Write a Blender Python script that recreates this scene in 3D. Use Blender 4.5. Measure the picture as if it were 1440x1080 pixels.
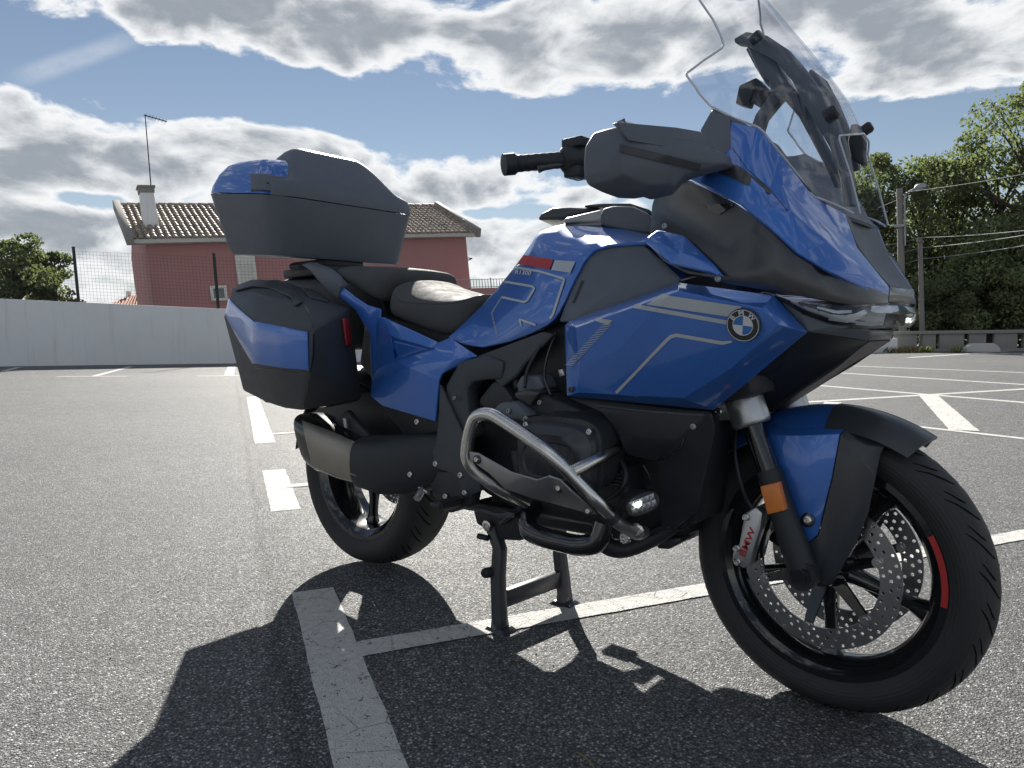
import bpy, bmesh, math, random
from mathutils import Vector, Matrix
from mathutils.bvhtree import BVHTree
from mathutils.geometry import tessellate_polygon

scene = bpy.context.scene
for o in list(bpy.data.objects):
    bpy.data.objects.remove(o, do_unlink=True)
COL = scene.collection
rnd = random.Random(7)
R_ = math.radians

# ------------------------------------------------------------------ camera
CAM = Vector((1.2234639643525855, -1.5672855490748467, 0.7860492268271784))
YAW, PITCH, ROLL, FPX = 0.711678982809254, -0.06730801597289043, -0.013190560814297921, 1022.7747020670113
def _axes():
    cy, sy, cp, sp = math.cos(YAW), math.sin(YAW), math.cos(PITCH), math.sin(PITCH)
    f = Vector((-sy*cp, cy*cp, sp)); r = Vector((cy, sy, 0)); u = r.cross(f)
    c, s = math.cos(ROLL), math.sin(ROLL)
    return r*c+u*s, -r*s+u*c, f
CR, CU, CF = _axes()
cam_d = bpy.data.cameras.new('camera')
cam = bpy.data.objects.new('camera', cam_d); COL.objects.link(cam)
m = Matrix((CR, CU, -CF)).transposed().to_4x4(); m.translation = CAM
cam.matrix_world = m
cam_d.sensor_width = 36; cam_d.sensor_fit = 'HORIZONTAL'
cam_d.lens = FPX/1440*36
cam_d.clip_start = 0.02; cam_d.clip_end = 3000
scene.camera = cam

# ------------------------------------------------------------------ light
SUN_AZ, SUN_EL = R_(317.5), R_(29.5)          # direction the light travels over the ground, height of the sun
sun_d = bpy.data.lights.new('sun', 'SUN'); sun = bpy.data.objects.new('sun', sun_d); COL.objects.link(sun)
sun_dir = Vector((math.cos(SUN_AZ)*math.cos(SUN_EL), math.sin(SUN_AZ)*math.cos(SUN_EL), -math.sin(SUN_EL)))
sun.rotation_euler = sun_dir.to_track_quat('-Z', 'Y').to_euler()
sun_d.energy = 5.0; sun_d.angle = R_(0.53); sun_d.color = (1.0, 0.95, 0.87)
VS = scene.view_settings
VS.view_transform = 'Standard'; VS.look = 'None'; VS.gamma = 1; VS.use_curve_mapping = False
EXPOSURE = 1.15
VS.exposure = EXPOSURE

# ------------------------------------------------------------------ pixel -> place helpers (1440 x 1080 photograph)
def ray(px, py):
    return CF + CR*((px-720)/FPX) - CU*((py-540)/FPX)
def P(px, py, Y):                         # point of the pixel's ray on the plane y = Y
    d = ray(px, py); return CAM + d*((Y-CAM.y)/d.y)
def PX(px, py, X):
    d = ray(px, py); return CAM + d*((X-CAM.x)/d.x)
def G(px, py, z=0.0):                     # on the ground
    d = ray(px, py); return CAM + d*((z-CAM.z)/d.z)
def D(px, py, dist):                      # at a horizontal distance
    d = ray(px, py); return CAM + d*(dist/math.hypot(d.x, d.y))

# ------------------------------------------------------------------ node helpers
class NT:
    def __init__(s, tree): s.t = tree; s.n = tree.nodes; s.l = tree.links
    def new(s, typ, **kw):
        n = s.n.new(typ)
        for k, v in kw.items():
            if k == 'ins':
                for kk, vv in v.items(): s.set(n.inputs[kk], vv)
            else: setattr(n, k, v)
        return n
    def set(s, sock, v):
        if isinstance(v, bpy.types.NodeSocket): s.l.new(v, sock)
        else: sock.default_value = v
    def math(s, op, a, b=0.0, c=None, clamp=False):
        n = s.n.new('ShaderNodeMath'); n.operation = op; n.use_clamp = clamp
        s.set(n.inputs[0], a); s.set(n.inputs[1], b)
        if c is not None: s.set(n.inputs[2], c)
        return n.outputs[0]
    def smooth(s, v, a, b, lo=0.0, hi=1.0):
        n = s.n.new('ShaderNodeMapRange'); n.interpolation_type = 'SMOOTHSTEP'
        s.set(n.inputs[0], v); s.set(n.inputs[1], a); s.set(n.inputs[2], b); s.set(n.inputs[3], lo); s.set(n.inputs[4], hi)
        return n.outputs[0]
    def lin(s, v, a, b, lo=0.0, hi=1.0):
        n = s.n.new('ShaderNodeMapRange'); s.set(n.inputs[0], v); s.set(n.inputs[1], a); s.set(n.inputs[2], b); s.set(n.inputs[3], lo); s.set(n.inputs[4], hi)
        return n.outputs[0]
    def mixc(s, f, a, b, mode='MIX'):
        n = s.n.new('ShaderNodeMix'); n.data_type = 'RGBA'; n.blend_type = mode
        s.set(n.inputs[0], f); s.set(n.inputs[6], a); s.set(n.inputs[7], b)
        return n.outputs[2]
    def noise(s, vec, scale, detail=4, rough=.55, dist=0.0, out=0):
        n = s.n.new('ShaderNodeTexNoise'); s.set(n.inputs['Scale'], scale); n.inputs['Detail'].default_value = detail
        n.inputs['Roughness'].default_value = rough; n.inputs['Distortion'].default_value = dist
        if vec is not None: s.l.new(vec, n.inputs['Vector'])
        return n.outputs[out]
    def vor(s, vec, scale, feature='F1', out='Distance', rand=1.0):
        n = s.n.new('ShaderNodeTexVoronoi'); n.feature = feature; n.inputs['Scale'].default_value = scale
        n.inputs['Randomness'].default_value = rand
        if vec is not None: s.l.new(vec, n.inputs['Vector'])
        return n.outputs[out]

# ------------------------------------------------------------------ world: sky with broken cumulus
def az_el(px, py):
    d = ray(px, py).normalized()
    fh = Vector((CF.x, CF.y)).normalized(); rh = Vector((fh.y, -fh.x))
    return math.atan2(d.x*rh.x+d.y*rh.y, d.x*fh.x+d.y*fh.y), math.asin(d.z)
def build_world():
    w = bpy.data.worlds.new('World'); scene.world = w; w.use_nodes = True
    w.cycles.sampling_method = 'MANUAL'; w.cycles.sample_map_resolution = 1024
    t = NT(w.node_tree); t.n.clear()
    out = t.new('ShaderNodeOutputWorld'); bg = t.new('ShaderNodeBackground')
    t.l.new(bg.outputs[0], out.inputs[0])
    sky = t.new('ShaderNodeTexSky', sky_type='NISHITA', sun_disc=False)
    sky.sun_elevation = SUN_EL
    s = -sun_dir
    sky.sun_rotation = math.atan2(s.x, s.y)
    sky.air_density = 1.0; sky.dust_density = 0.0; sky.ozone_density = 3.0
    tc = t.new('ShaderNodeTexCoord'); dirv = tc.outputs['Generated']
    sep = t.new('ShaderNodeSeparateXYZ'); t.l.new(dirv, sep.inputs[0])
    x, y, z = sep.outputs
    fh = Vector((CF.x, CF.y)).normalized(); rh = Vector((fh.y, -fh.x))
    az = t.math('ARCTAN2', t.math('ADD', t.math('MULTIPLY', x, rh.x), t.math('MULTIPLY', y, rh.y)),
                t.math('ADD', t.math('MULTIPLY', x, fh.x), t.math('MULTIPLY', y, fh.y)))
    el = t.math('ARCSINE', z)
    # cloud coordinates: direction, flattened vertically more and more towards the horizon
    mp = t.new('ShaderNodeMapping'); t.l.new(dirv, mp.inputs[0]); mp.inputs['Scale'].default_value = (1, 1, 2.1)
    wv = mp.outputs[0]
    warp = t.new('ShaderNodeVectorMath', operation='MULTIPLY_ADD')
    wn = t.new('ShaderNodeTexNoise'); wn.inputs['Scale'].default_value = 3.2; wn.inputs['Detail'].default_value = 2
    t.l.new(wv, wn.inputs['Vector']); t.l.new(wn.outputs['Color'], warp.inputs[0])
    warp.inputs[1].default_value = (.16, .16, .16); t.l.new(wv, warp.inputs[2])
    cv = warp.outputs[0]
    n1 = t.noise(cv, 3.1, 3, .5)
    n2 = t.noise(cv, 9.0, 9, .62)
    bill = t.math('SUBTRACT', 1.0, t.vor(cv, 15.0, 'SMOOTH_F1'))
    d = t.math('ADD', t.math('MULTIPLY', n1, .55), t.math('MULTIPLY', n2, .50))
    d = t.math('ADD', d, t.math('MULTIPLY', t.math('SUBTRACT', bill, .62), .20))
    bill2 = t.math('SUBTRACT', 1.0, t.vor(cv, 38.0, 'SMOOTH_F1'))
    d = t.math('ADD', d, t.math('MULTIPLY', t.math('SUBTRACT', bill2, .62), .09))
    d = t.math('ADD', d, .055)
    CL = CLOUDS
    for (px, py, sx, sy, a) in CL:
        a0, e0 = az_el(px, py)
        gx = t.math('DIVIDE', t.math('SUBTRACT', az, a0), sx/FPX)
        gy = t.math('DIVIDE', t.math('SUBTRACT', el, e0), sy/FPX)
        g = t.math('POWER', 2.718, t.math('MULTIPLY', -1.0, t.math('ADD', t.math('MULTIPLY', gx, gx), t.math('MULTIPLY', gy, gy))))
        d = t.math('MULTIPLY_ADD', g, a, d)
    # old condensation trail
    (a0, e0), (a1, e1) = az_el(20, 112), az_el(190, 52)
    la = math.hypot(a1-a0, e1-e0); ca, sa = (a1-a0)/la, (e1-e0)/la
    pa, pe = t.math('SUBTRACT', az, a0), t.math('SUBTRACT', el, e0)
    along = t.math('ADD', t.math('MULTIPLY', pa, ca), t.math('MULTIPLY', pe, sa)); acr = t.math('ADD', t.math('MULTIPLY', pa, -sa), t.math('MULTIPLY', pe, ca))
    trail = t.math('MULTIPLY', t.smooth(t.math('ABSOLUTE', acr), .003, .014, 1.0, 0.0), t.math('MULTIPLY', t.smooth(along, -.02, .05), t.smooth(along, la+.03, la-.05)))
    trail = t.math('MULTIPLY', trail, t.lin(n2, .3, .7, .12, .42))
    alpha = t.math('MAXIMUM', t.smooth(d, .560, .635), trail)
    core = t.smooth(d, .605, .80)
    fine = t.noise(cv, 22.0, 6, .65)
    core = t.math('MULTIPLY', core, t.lin(fine, .3, .7, .90, 1.06), clamp=True)
    K = 1.0/2**EXPOSURE
    white = (.98*K, .99*K, 1.0*K, 1); grey = (.335*K, .37*K, .415*K, 1); lit = (.66*K, .69*K, .73*K, 1)
    # clouds facing the sun show their lit side, clouds before the sun their shaded side
    sd = -sun_dir
    cosun = t.math('ADD', t.math('ADD', t.math('MULTIPLY', x, sd.x), t.math('MULTIPLY', y, sd.y)), t.math('MULTIPLY', z, sd.z))
    cloud = t.mixc(core, white, t.mixc(t.smooth(cosun, .55, -.5), grey, lit))
    skyc = t.mixc(1.0, sky.outputs[0], (SKY_S*SKY_T[0], SKY_S*SKY_T[1], SKY_S*SKY_T[2], 1), 'MULTIPLY')
    # thin haze of distant cloud along the horizon
    hz = t.smooth(el, .0, .22, .5, 0.0)
    skyc = t.mixc(hz, skyc, (.50*K, .57*K, .68*K, 1))
    fin = t.mixc(t.math('MULTIPLY', alpha, .97), skyc, cloud)
    # the cloud bottoms and the lower half stay dim: ground colour below the horizon
    low = t.smooth(z, -.03, .0)
    fin = t.mixc(low, (.10*K, .10*K, .10*K, 1), fin)
    t.l.new(fin, bg.inputs[0]); bg.inputs[1].default_value = 1.0
SKY_S = 0.05
SKY_T = (1.02, .82, .70)
# (pixel x, pixel y of the middle of a cloud or a gap, half widths, weight)
CLOUDS = [(560, 30, 330, 75, .15), (900, 70, 150, 70, .09), (1150, 40, 200, 70, .07), (1360, 70, 150, 70, .11), (200, 5, 260, 45, .09),
          (120, 85, 190, 32, -.26), (420, 135, 230, 32, -.25), (800, 185, 190, 42, -.29), (600, 160, 120, 20, -.18), (1270, 195, 230, 46, -.32),
          (1010, 200, 140, 55, -.24), (1280, 300, 260, 70, -.12),
          (120, 195, 190, 65, .13), (430, 215, 170, 55, .13), (690, 230, 130, 40, .12), (110, 283, 60, 14, -.21),
          (290, 275, 240, 55, .09), (720, 335, 260, 30, .10), (100, 330, 200, 40, .11), (560, 275, 160, 40, .08), (880, 270, 110, 45, .09), (690, 300, 60, 8, -.15), (1330, 225, 120, 18, .10)]
build_world()
# ------------------------------------------------------------------ object helpers
def tag(o, label=None, cat=None, group=None, kind=None):
    if label: o['label'] = label
    if cat: o['category'] = cat
    if group: o['group'] = group
    if kind: o['kind'] = kind
    return o
def link(name, me, mat=None, parent=None):
    o = bpy.data.objects.new(name, me); COL.objects.link(o)
    if mat is not None and me is not None and not me.materials: me.materials.append(mat)
    if parent is not None: o.parent = parent
    return o
def empty(name, loc=(0, 0, 0)):
    o = bpy.data.objects.new(name, None); COL.objects.link(o); o.location = loc; o.empty_display_size = .2
    return o
def smooth_by_angle(me, ang=35):
    for p in me.polygons: p.use_smooth = True
    try: me.set_sharp_from_angle(angle=R_(ang))
    except Exception: pass
def clean(v, f):
    me = bpy.data.meshes.new('m'); me.from_pydata([tuple(a) for a in v], [], f); me.validate(); me.update()
    return me
def bake(o):
    dg = bpy.context.evaluated_depsgraph_get(); dg.update()
    me = bpy.data.meshes.new_from_object(o.evaluated_get(dg))
    old = o.data; o.modifiers.clear(); o.data = me
    bpy.data.meshes.remove(old)
    return o
def mesh(name, v, f, mat, parent=None, solid=0, bevel=0, seg=2, sub=0, ang=35, recalc=True, offset=-1, crease=None, flip=False, bang=25):
    me = clean(v, f); me.name = name
    if recalc or flip:
        bm = bmesh.new(); bm.from_mesh(me)
        if recalc: bmesh.ops.recalc_face_normals(bm, faces=bm.faces)
        if flip: bmesh.ops.reverse_faces(bm, faces=bm.faces)
        bm.to_mesh(me); bm.free()
    o = link(name, me, mat, parent)
    if sub:
        s = o.modifiers.new('s', 'SUBSURF'); s.levels = s.render_levels = sub; s.boundary_smooth = 'PRESERVE_CORNERS'
    if solid:
        s = o.modifiers.new('t', 'SOLIDIFY'); s.thickness = solid; s.offset = offset
    if bevel:
        b = o.modifiers.new('b', 'BEVEL'); b.width = bevel; b.segments = seg; b.limit_method = 'ANGLE'; b.angle_limit = R_(bang)
    if o.modifiers: bake(o)
    smooth_by_angle(o.data, ang)
    return o
def toward(v, f, outward):
    """orient an open sheet so its normals look along outward"""
    me = clean(v, f); n = Vector()
    for p in me.polygons: n += p.normal*p.area
    bpy.data.meshes.remove(me)
    return n.dot(outward) < 0
def mir(o, name=None):
    """mirror copy on the other side of the motorcycle (y -> -y), with its sub-parts"""
    me = o.data.copy()
    bm = bmesh.new(); bm.from_mesh(me)
    for v in bm.verts: v.co.y = -v.co.y
    bmesh.ops.reverse_faces(bm, faces=bm.faces); bm.to_mesh(me); bm.free()
    c = bpy.data.objects.new(name or o.name.split('.')[0], me); COL.objects.link(c); c.parent = o.parent
    for k in o.keys():
        if k in ('label', 'kind'): c[k] = o[k]
    return c
def mir_tree(o):
    c = mir(o)
    for ch in [k for k in o.children]:
        d = mir(ch); d.parent = c
    return c
def sheet(name, v, f, mat, parent, thick=.006, out=Vector((0, -1, 0)), both=True, **kw):
    """an open panel with thickness behind it"""
    fl = toward(v, f, out)
    f2 = [tuple(reversed(q)) for q in f] if fl else f
    o = mesh(name, v, f2, mat, parent, solid=thick, recalc=False, **kw)
    if both: mir(o)
    return o
def grid_faces(nr, nc, closed=False):
    f = []
    for i in range(nr-1):
        for j in range(nc if closed else nc-1):
            a = i*nc+j; b = i*nc+(j+1) % nc
            f.append((a, b, b+nc, a+nc))
    return f
def loft(name, rings, mat, parent=None, cap=True, closed=True, **kw):
    n = len(rings[0]); v = [p for r in rings for p in r]
    f = grid_faces(len(rings), n, closed)
    if cap and closed:
        f.append(tuple(range(n))); f.append(tuple(range(len(v)-n, len(v))))
    return mesh(name, v, f, mat, parent, **kw)
def patch(name, rows, mat, parent, thick=.006, out=Vector((0, -1, 0)), both=True, **kw):
    v = [p for r in rows for p in r]
    return sheet(name, v, grid_faces(len(rows), len(rows[0])), mat, parent, thick, out, both, **kw)
def ring(c, a, b, ra, rb, n=16, power=2.0):
    """super-ellipse ring about c spanned by unit vectors a, b"""
    r = []
    for k in range(n):
        t = 2*math.pi*k/n; ct, st = math.cos(t), math.sin(t)
        r.append(c + a*(ra*math.copysign(abs(ct)**(2/power), ct)) + b*(rb*math.copysign(abs(st)**(2/power), st)))
    return r
def smooth_path(pts, n=6):
    pts = [Vector(p) for p in pts]; out = []
    for i in range(len(pts)-1):
        p0 = pts[max(i-1, 0)]; p1 = pts[i]; p2 = pts[i+1]; p3 = pts[min(i+2, len(pts)-1)]
        for k in range(n):
            t = k/n
            out.append(.5*((2*p1)+(p2-p0)*t+(2*p0-5*p1+4*p2-p3)*t*t+(3*p1-p0-3*p2+p3)*t**3))
    out.append(pts[-1]); return out
def fillet(pts, r=.03, n=5):
    """round the corners of a polyline"""
    pts = [Vector(p) for p in pts]; out = [pts[0]]
    for i in range(1, len(pts)-1):
        a, b, c = pts[i-1], pts[i], pts[i+1]
        d1 = (a-b); d2 = (c-b); rr = min(r, d1.length*.45, d2.length*.45)
        p = b+d1.normalized()*rr; q = b+d2.normalized()*rr
        for k in range(n+1):
            t = k/n; out.append(p*(1-t)**2+b*(2*t*(1-t))+q*t*t)
    out.append(pts[-1]); return out
def tube_data(path, rad, n=12, cap=True):
    path = [Vector(p) for p in path]
    rads = rad if isinstance(rad, (list, tuple)) else [rad]*len(path)
    v, f = [], []
    t0 = (path[1]-path[0]).normalized()
    nrm = t0.orthogonal().normalized()
    for i, p in enumerate(path):
        t = (path[min(i+1, len(path)-1)]-path[max(i-1, 0)]).normalized()
        nrm = (nrm - t*nrm.dot(t)).normalized(); b = t.cross(nrm)
        for k in range(n):
            a = 2*math.pi*k/n
            v.append(p+(nrm*math.cos(a)+b*math.sin(a))*rads[i])
    f = grid_faces(len(path), n, True)
    if cap: f += [tuple(range(n)), tuple(range(len(v)-n, len(v)))]
    return v, f
def tube(name, path, rad, mat, parent=None, n=12, both=False, **kw):
    v, f = tube_data(path, rad, n)
    o = mesh(name, v, f, mat, parent, ang=50, **kw)
    if both: mir(o)
    return o
def rev(name, prof, mat, parent=None, c=Vector((0, 0, 0)), axis='Y', n=64, closed=False, ang=35, **kw):
    """surface of revolution of (offset along axis, radius) about the axis"""
    v = []
    for k in range(n):
        a = 2*math.pi*k/n; ca, sa = math.cos(a), math.sin(a)
        for (h, r) in prof:
            v.append(c + (Vector((r*ca, h, r*sa)) if axis == 'Y' else Vector((h, r*ca, r*sa)) if axis == 'X' else Vector((r*ca, r*sa, h))))
    m_ = len(prof); f = []
    for k in range(n):
        for j in range(m_ if closed else m_-1):
            a = k*m_+j; b = k*m_+(j+1) % m_; k2 = (k+1) % n
            f.append((a, b, k2*m_+(j+1) % m_, k2*m_+j))
    return mesh(name, v, f, mat, parent, ang=ang, **kw)
class MB:
    """collects shapes that belong to ONE part"""
    def __init__(s): s.v = []; s.f = []
    def add(s, v, f):
        k = len(s.v); s.v += [Vector(a) for a in v]; s.f += [tuple(i+k for i in q) for q in f]; return s
    def box(s, c, sx, sy, sz, rot=None):
        c = Vector(c); M = rot or Matrix.Identity(3)
        v = [c+M @ Vector((x*sx/2, y*sy/2, z*sz/2)) for x in (-1, 1) for y in (-1, 1) for z in (-1, 1)]
        return s.add(v, [(0, 1, 3, 2), (4, 6, 7, 5), (0, 4, 5, 1), (2, 3, 7, 6), (0, 2, 6, 4), (1, 5, 7, 3)])
    def hexa(s, a, b):
        """box between two quads"""
        return s.add(list(a)+list(b), [(3, 2, 1, 0), (4, 5, 6, 7)]+[(i, (i+1) % 4, 4+(i+1) % 4, 4+i) for i in range(4)])
    def prism(s, pts, d):
        n = len(pts); pts = [Vector(p) for p in pts]
        return s.add(pts+[p+d for p in pts], [tuple(range(n)), tuple(range(2*n-1, n-1, -1))]+[(i, (i+1) % n, n+(i+1) % n, n+i) for i in range(n)])
    def tube(s, path, rad, n=10): v, f = tube_data(path, rad, n); return s.add(v, f)
    def cyl(s, a, b, r, n=20, r2=None): return s.tube([a, b], [r, r if r2 is None else r2], n)
    def build(s, name, mat, parent=None, **kw): return mesh(name, s.v, s.f, mat, parent, **kw)
def bar(p, q, w, h, up=Vector((0, 0, 1))):
    """two quads for MB.hexa: a beam from p to q"""
    p, q = Vector(p), Vector(q); t = (q-p).normalized(); s = t.cross(up).normalized(); u = s.cross(t)
    k = lambda c: [c-s*w/2-u*h/2, c+s*w/2-u*h/2, c+s*w/2+u*h/2, c-s*w/2+u*h/2]
    return k(p), k(q)

# ------------------------------------------------------------------ materials
MAT = {}
def material(name):
    m = bpy.data.materials.new(name); m.use_nodes = True; t = NT(m.node_tree)
    b = [n for n in t.n if n.type == 'BSDF_PRINCIPLED'][0]
    MAT[name] = m; return m, t, b
def pbr(name, col, rough=.5, metal=0.0, coat=0.0, bump=0.0, bscale=200, var=.12, vscale=12, spec=.5, rvar=.1, coat_rough=.03, **kw):
    m, t, b = material(name)
    tc = t.new('ShaderNodeTexCoord'); v = tc.outputs['Object']
    n = t.noise(v, vscale, 4, .6)
    c = t.mixc(n, tuple(x*(1-var) for x in col)+(1,), tuple(min(1, x*(1+var)) for x in col)+(1,))
    t.l.new(c, b.inputs['Base Color'])
    t.l.new(t.lin(t.noise(v, vscale*2.3, 5, .6), .3, .7, max(.02, rough-rvar*rough), rough+rvar*rough), b.inputs['Roughness'])
    b.inputs['Metallic'].default_value = metal
    b.inputs['Specular IOR Level'].default_value = spec
    if coat: b.inputs['Coat Weight'].default_value = coat; b.inputs['Coat Roughness'].default_value = coat_rough
    if bump:
        bp = t.new('ShaderNodeBump'); bp.inputs['Strength'].default_value = bump; bp.inputs['Distance'].default_value = .001
        t.l.new(t.noise(v, bscale, 3, .6), bp.inputs['Height']); t.l.new(bp.outputs[0], b.inputs['Normal'])
    for k, x in kw.items(): b.inputs[k].default_value = x
    return m
def asphalt_nodes(t):
    """colour, roughness, height sockets of the aggregate, in metres of world space"""
    g = t.new('ShaderNodeNewGeometry'); v = g.outputs['Position']
    v1 = t.vor(v, 185, 'F1', 'Distance'); cr = t.vor(v, 185, 'F1', 'Color')
    v2 = t.vor(v, 330, 'F1', 'Distance')
    big = t.noise(v, .35, 4, .6); mid = t.noise(v, 6, 5, .65); fine = t.noise(v, 420, 3, .7)
    sp = t.new('ShaderNodeSeparateXYZ'); t.l.new(cr, sp.inputs[0])
    base = t.lin(sp.outputs[0], 0, 1, .115, .29)
    pale = t.smooth(sp.outputs[1], .80, .97, 0.0, .40)
    base = t.math('ADD', base, pale)
    base = t.math('MULTIPLY', base, t.lin(v1, .15, .62, 1.15, .34))
    base = t.math('MULTIPLY', base, t.lin(mid, .3, .7, .86, 1.14))
    base = t.math('MULTIPLY', base, t.lin(big, .3, .7, .88, 1.10))
    # laying seam, oil spots and traffic film
    spx = t.new('ShaderNodeSeparateXYZ'); t.l.new(v, spx.inputs[0])
    dl = t.math('ADD', t.math('MULTIPLY', spx.outputs[0], .4706), t.math('MULTIPLY', spx.outputs[1], .8824))
    wob = t.math('MULTIPLY', t.math('SUBTRACT', t.noise(v, 1.7, 3), .5), .10)
    dl = t.math('ADD', t.math('ADD', dl, .72), wob)
    seam = t.smooth(t.math('ABSOLUTE', dl), .0, .035, 1.0, 0.0)
    band = t.math('MULTIPLY', t.smooth(dl, -.02, .06), t.smooth(dl, .30, .10))
    base = t.math('MULTIPLY', base, t.math('SUBTRACT', 1.0, t.math('ADD', t.math('MULTIPLY', seam, .32), t.math('MULTIPLY', band, .14))))
    oil = t.math('MULTIPLY', t.smooth(t.noise(v, 1.1, 4, .6), .66, .76), .40)
    base = t.math('MULTIPLY', base, t.math('SUBTRACT', 1.0, oil))
    comb = t.new('ShaderNodeCombineColor')
    t.l.new(t.math('MULTIPLY', base, .98), comb.inputs[0]); t.l.new(base, comb.inputs[1]); t.l.new(t.math('MULTIPLY', base, 1.02), comb.inputs[2])
    h = t.math('ADD', t.math('MULTIPLY', t.smooth(v1, .1, .62, 1.0, 0.0), t.lin(sp.outputs[2], 0, 1, .55, 1.0)), t.math('MULTIPLY', t.smooth(v2, .1, .6, 1.0, 0.0), .30))
    h = t.math('ADD', h, t.math('MULTIPLY', fine, .22))
    ro = t.lin(sp.outputs[2], 0, 1, .55, .90)
    return v, comb.outputs[0], ro, h, v1
def mat_asphalt():
    m, t, b = material('asphalt'); b.inputs['Specular IOR Level'].default_value = .22
    v, c, ro, h, _ = asphalt_nodes(t)
    t.l.new(c, b.inputs['Base Color']); t.l.new(ro, b.inputs['Roughness'])
    bp = t.new('ShaderNodeBump'); bp.inputs['Strength'].default_value = 1.0; bp.inputs['Distance'].default_value = .0042
    t.l.new(h, bp.inputs['Height']); t.l.new(bp.outputs[0], b.inputs['Normal'])
    return m
def mat_paint():
    """worn road paint: the stones show through where it is rubbed off and along fine cracks"""
    m, t, b = material('road_paint')
    v, c, ro, h, v1 = asphalt_nodes(t)
    wear = t.noise(v, 26, 6, .7); wear2 = t.noise(v, 120, 4, .7); cr = t.vor(v, 9, 'DISTANCE_TO_EDGE')
    crack = t.smooth(cr, .0, .022, 1.0, 0.0)
    crack = t.math('MULTIPLY', crack, t.smooth(t.noise(v, 3.0, 3), .42, .60))
    s = t.math('ADD', t.math('MULTIPLY', wear, .55), t.math('MULTIPLY', wear2, .45))
    s = t.math('ADD', s, t.math('MULTIPLY', t.smooth(v1, .2, .6), .10))
    bare = t.smooth(s, .63, .71)
    bare = t.math('MAXIMUM', bare, t.math('MULTIPLY', crack, .85))
    tint = t.lin(t.noise(v, 60, 5, .7), .3, .7, .46, .66)
    pc = t.new('ShaderNodeCombineColor')
    t.l.new(tint, pc.inputs[0]); t.l.new(t.math('MULTIPLY', tint, .99), pc.inputs[1]); t.l.new(t.math('MULTIPLY', tint, .955), pc.inputs[2])
    t.l.new(t.mixc(bare, pc.outputs[0], c), b.inputs['Base Color'])
    b.inputs['Roughness'].default_value = .8; b.inputs['Specular IOR Level'].default_value = .2
    bp = t.new('ShaderNodeBump'); bp.inputs['Strength'].default_value = .9; bp.inputs['Distance'].default_value = .0034
    t.l.new(h, bp.inputs['Height']); t.l.new(bp.outputs[0], b.inputs['Normal'])
    return m
def mat_render(name, col, stain=.5, streak=True):
    """painted wall render with stains running down"""
    m, t, b = material(name)
    g = t.new('ShaderNodeNewGeometry'); v = g.outputs['Position']
    mp = t.new('ShaderNodeMapping'); t.l.new(v, mp.inputs[0]); mp.inputs['Scale'].default_value = (1, 1, .07)
    st = t.noise(mp.outputs[0], 3.6, 6, .72)
    st = t.smooth(st, .53, .70)
    pat = t.noise(v, .7, 5, .6)
    c = t.mixc(t.math('MULTIPLY', st, stain), col+(1,), tuple(x*.55 for x in col)+(1,))
    c = t.mixc(t.lin(pat, .35, .7, 0, .22), c, tuple(x*.72 for x in col)+(1,))
    t.l.new(c, b.inputs['Base Color']); b.inputs['Roughness'].default_value = .85
    bp = t.new('ShaderNodeBump'); bp.inputs['Strength'].default_value = .5; bp.inputs['Distance'].default_value = .004
    t.l.new(t.noise(v, 40, 4, .7), bp.inputs['Height']); t.l.new(bp.outputs[0], b.inputs['Normal'])
    return m
def mat_leaf(name, c1, c2):
    m, t, b = material(name)
    oi = t.new('ShaderNodeNewGeometry'); r = oi.outputs['Random Per Island']
    c = t.mixc(r, c1+(1,), c2+(1,))
    big = t.noise(oi.outputs['Position'], .8, 3)
    c = t.mixc(t.lin(big, .35, .65, 0, .45), c, tuple(x*.6 for x in c1)+(1,))
    t.l.new(c, b.inputs['Base Color']); b.inputs['Roughness'].default_value = .65; b.inputs['Specular IOR Level'].default_value = .25
    tr = t.new('ShaderNodeBsdfTranslucent'); c2_ = t.mixc(1.0, c, (1.35, 1.5, .8, 1), 'MULTIPLY'); t.l.new(c2_, tr.inputs[0])
    mx = t.new('ShaderNodeMixShader'); mx.inputs[0].default_value = .45
    t.l.new(b.outputs[0], mx.inputs[1]); t.l.new(tr.outputs[0], mx.inputs[2])
    out = [n for n in t.n if n.type == 'OUTPUT_MATERIAL'][0]; t.l.new(mx.outputs[0], out.inputs[0])
    return m
def mat_tile():
    m, t, b = material('roof_tile')
    g = t.new('ShaderNodeNewGeometry'); r = g.outputs['Random Per Island']; v = g.outputs['Position']
    c = t.mixc(r, (.26, .21, .165, 1), (.43, .35, .28, 1))
    c = t.mixc(t.smooth(t.noise(v, 1.3, 6, .7), .45, .68), c, (.19, .175, .155, 1))
    c = t.mixc(t.smooth(t.noise(v, 9, 5, .7), .55, .7, 0, .6), c, (.30, .29, .25, 1))
    t.l.new(c, b.inputs['Base Color']); b.inputs['Roughness'].default_value = .7
    return m
mat_asphalt(); mat_paint(); mat_tile()
mat_render('white_render', (.74, .745, .75), .30)
mat_render('pink_render', (.37, .185, .18), .25)
mat_render('grey_concrete', (.26, .25, .235), .6)
mat_render('cornice', (.50, .49, .47), .4)
mat_leaf('leaf_dark', (.090, .106, .066), (.165, .185, .118))
mat_leaf('leaf_mid', (.118, .138, .082), (.21, .235, .145))
mat_leaf('leaf_pale', (.15, .18, .098), (.28, .31, .18))
pbr('bark', (.07, .055, .042), .9, bump=.8, bscale=30)
pbr('pole_concrete', (.20, .19, .175), .85, bump=.4, bscale=30)
pbr('galvanised', (.30, .31, .32), .45, .7)
pbr('fence_green', (.018, .028, .026), .55)
pbr('wire_dark', (.05, .05, .055), .6)
pbr('shutter_white', (.62, .61, .57), .6)
pbr('window_glass', (.05, .07, .09), .08, spec=.8)
pbr('roof_orange', (.40, .16, .09), .75, var=.3, vscale=5)
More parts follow.
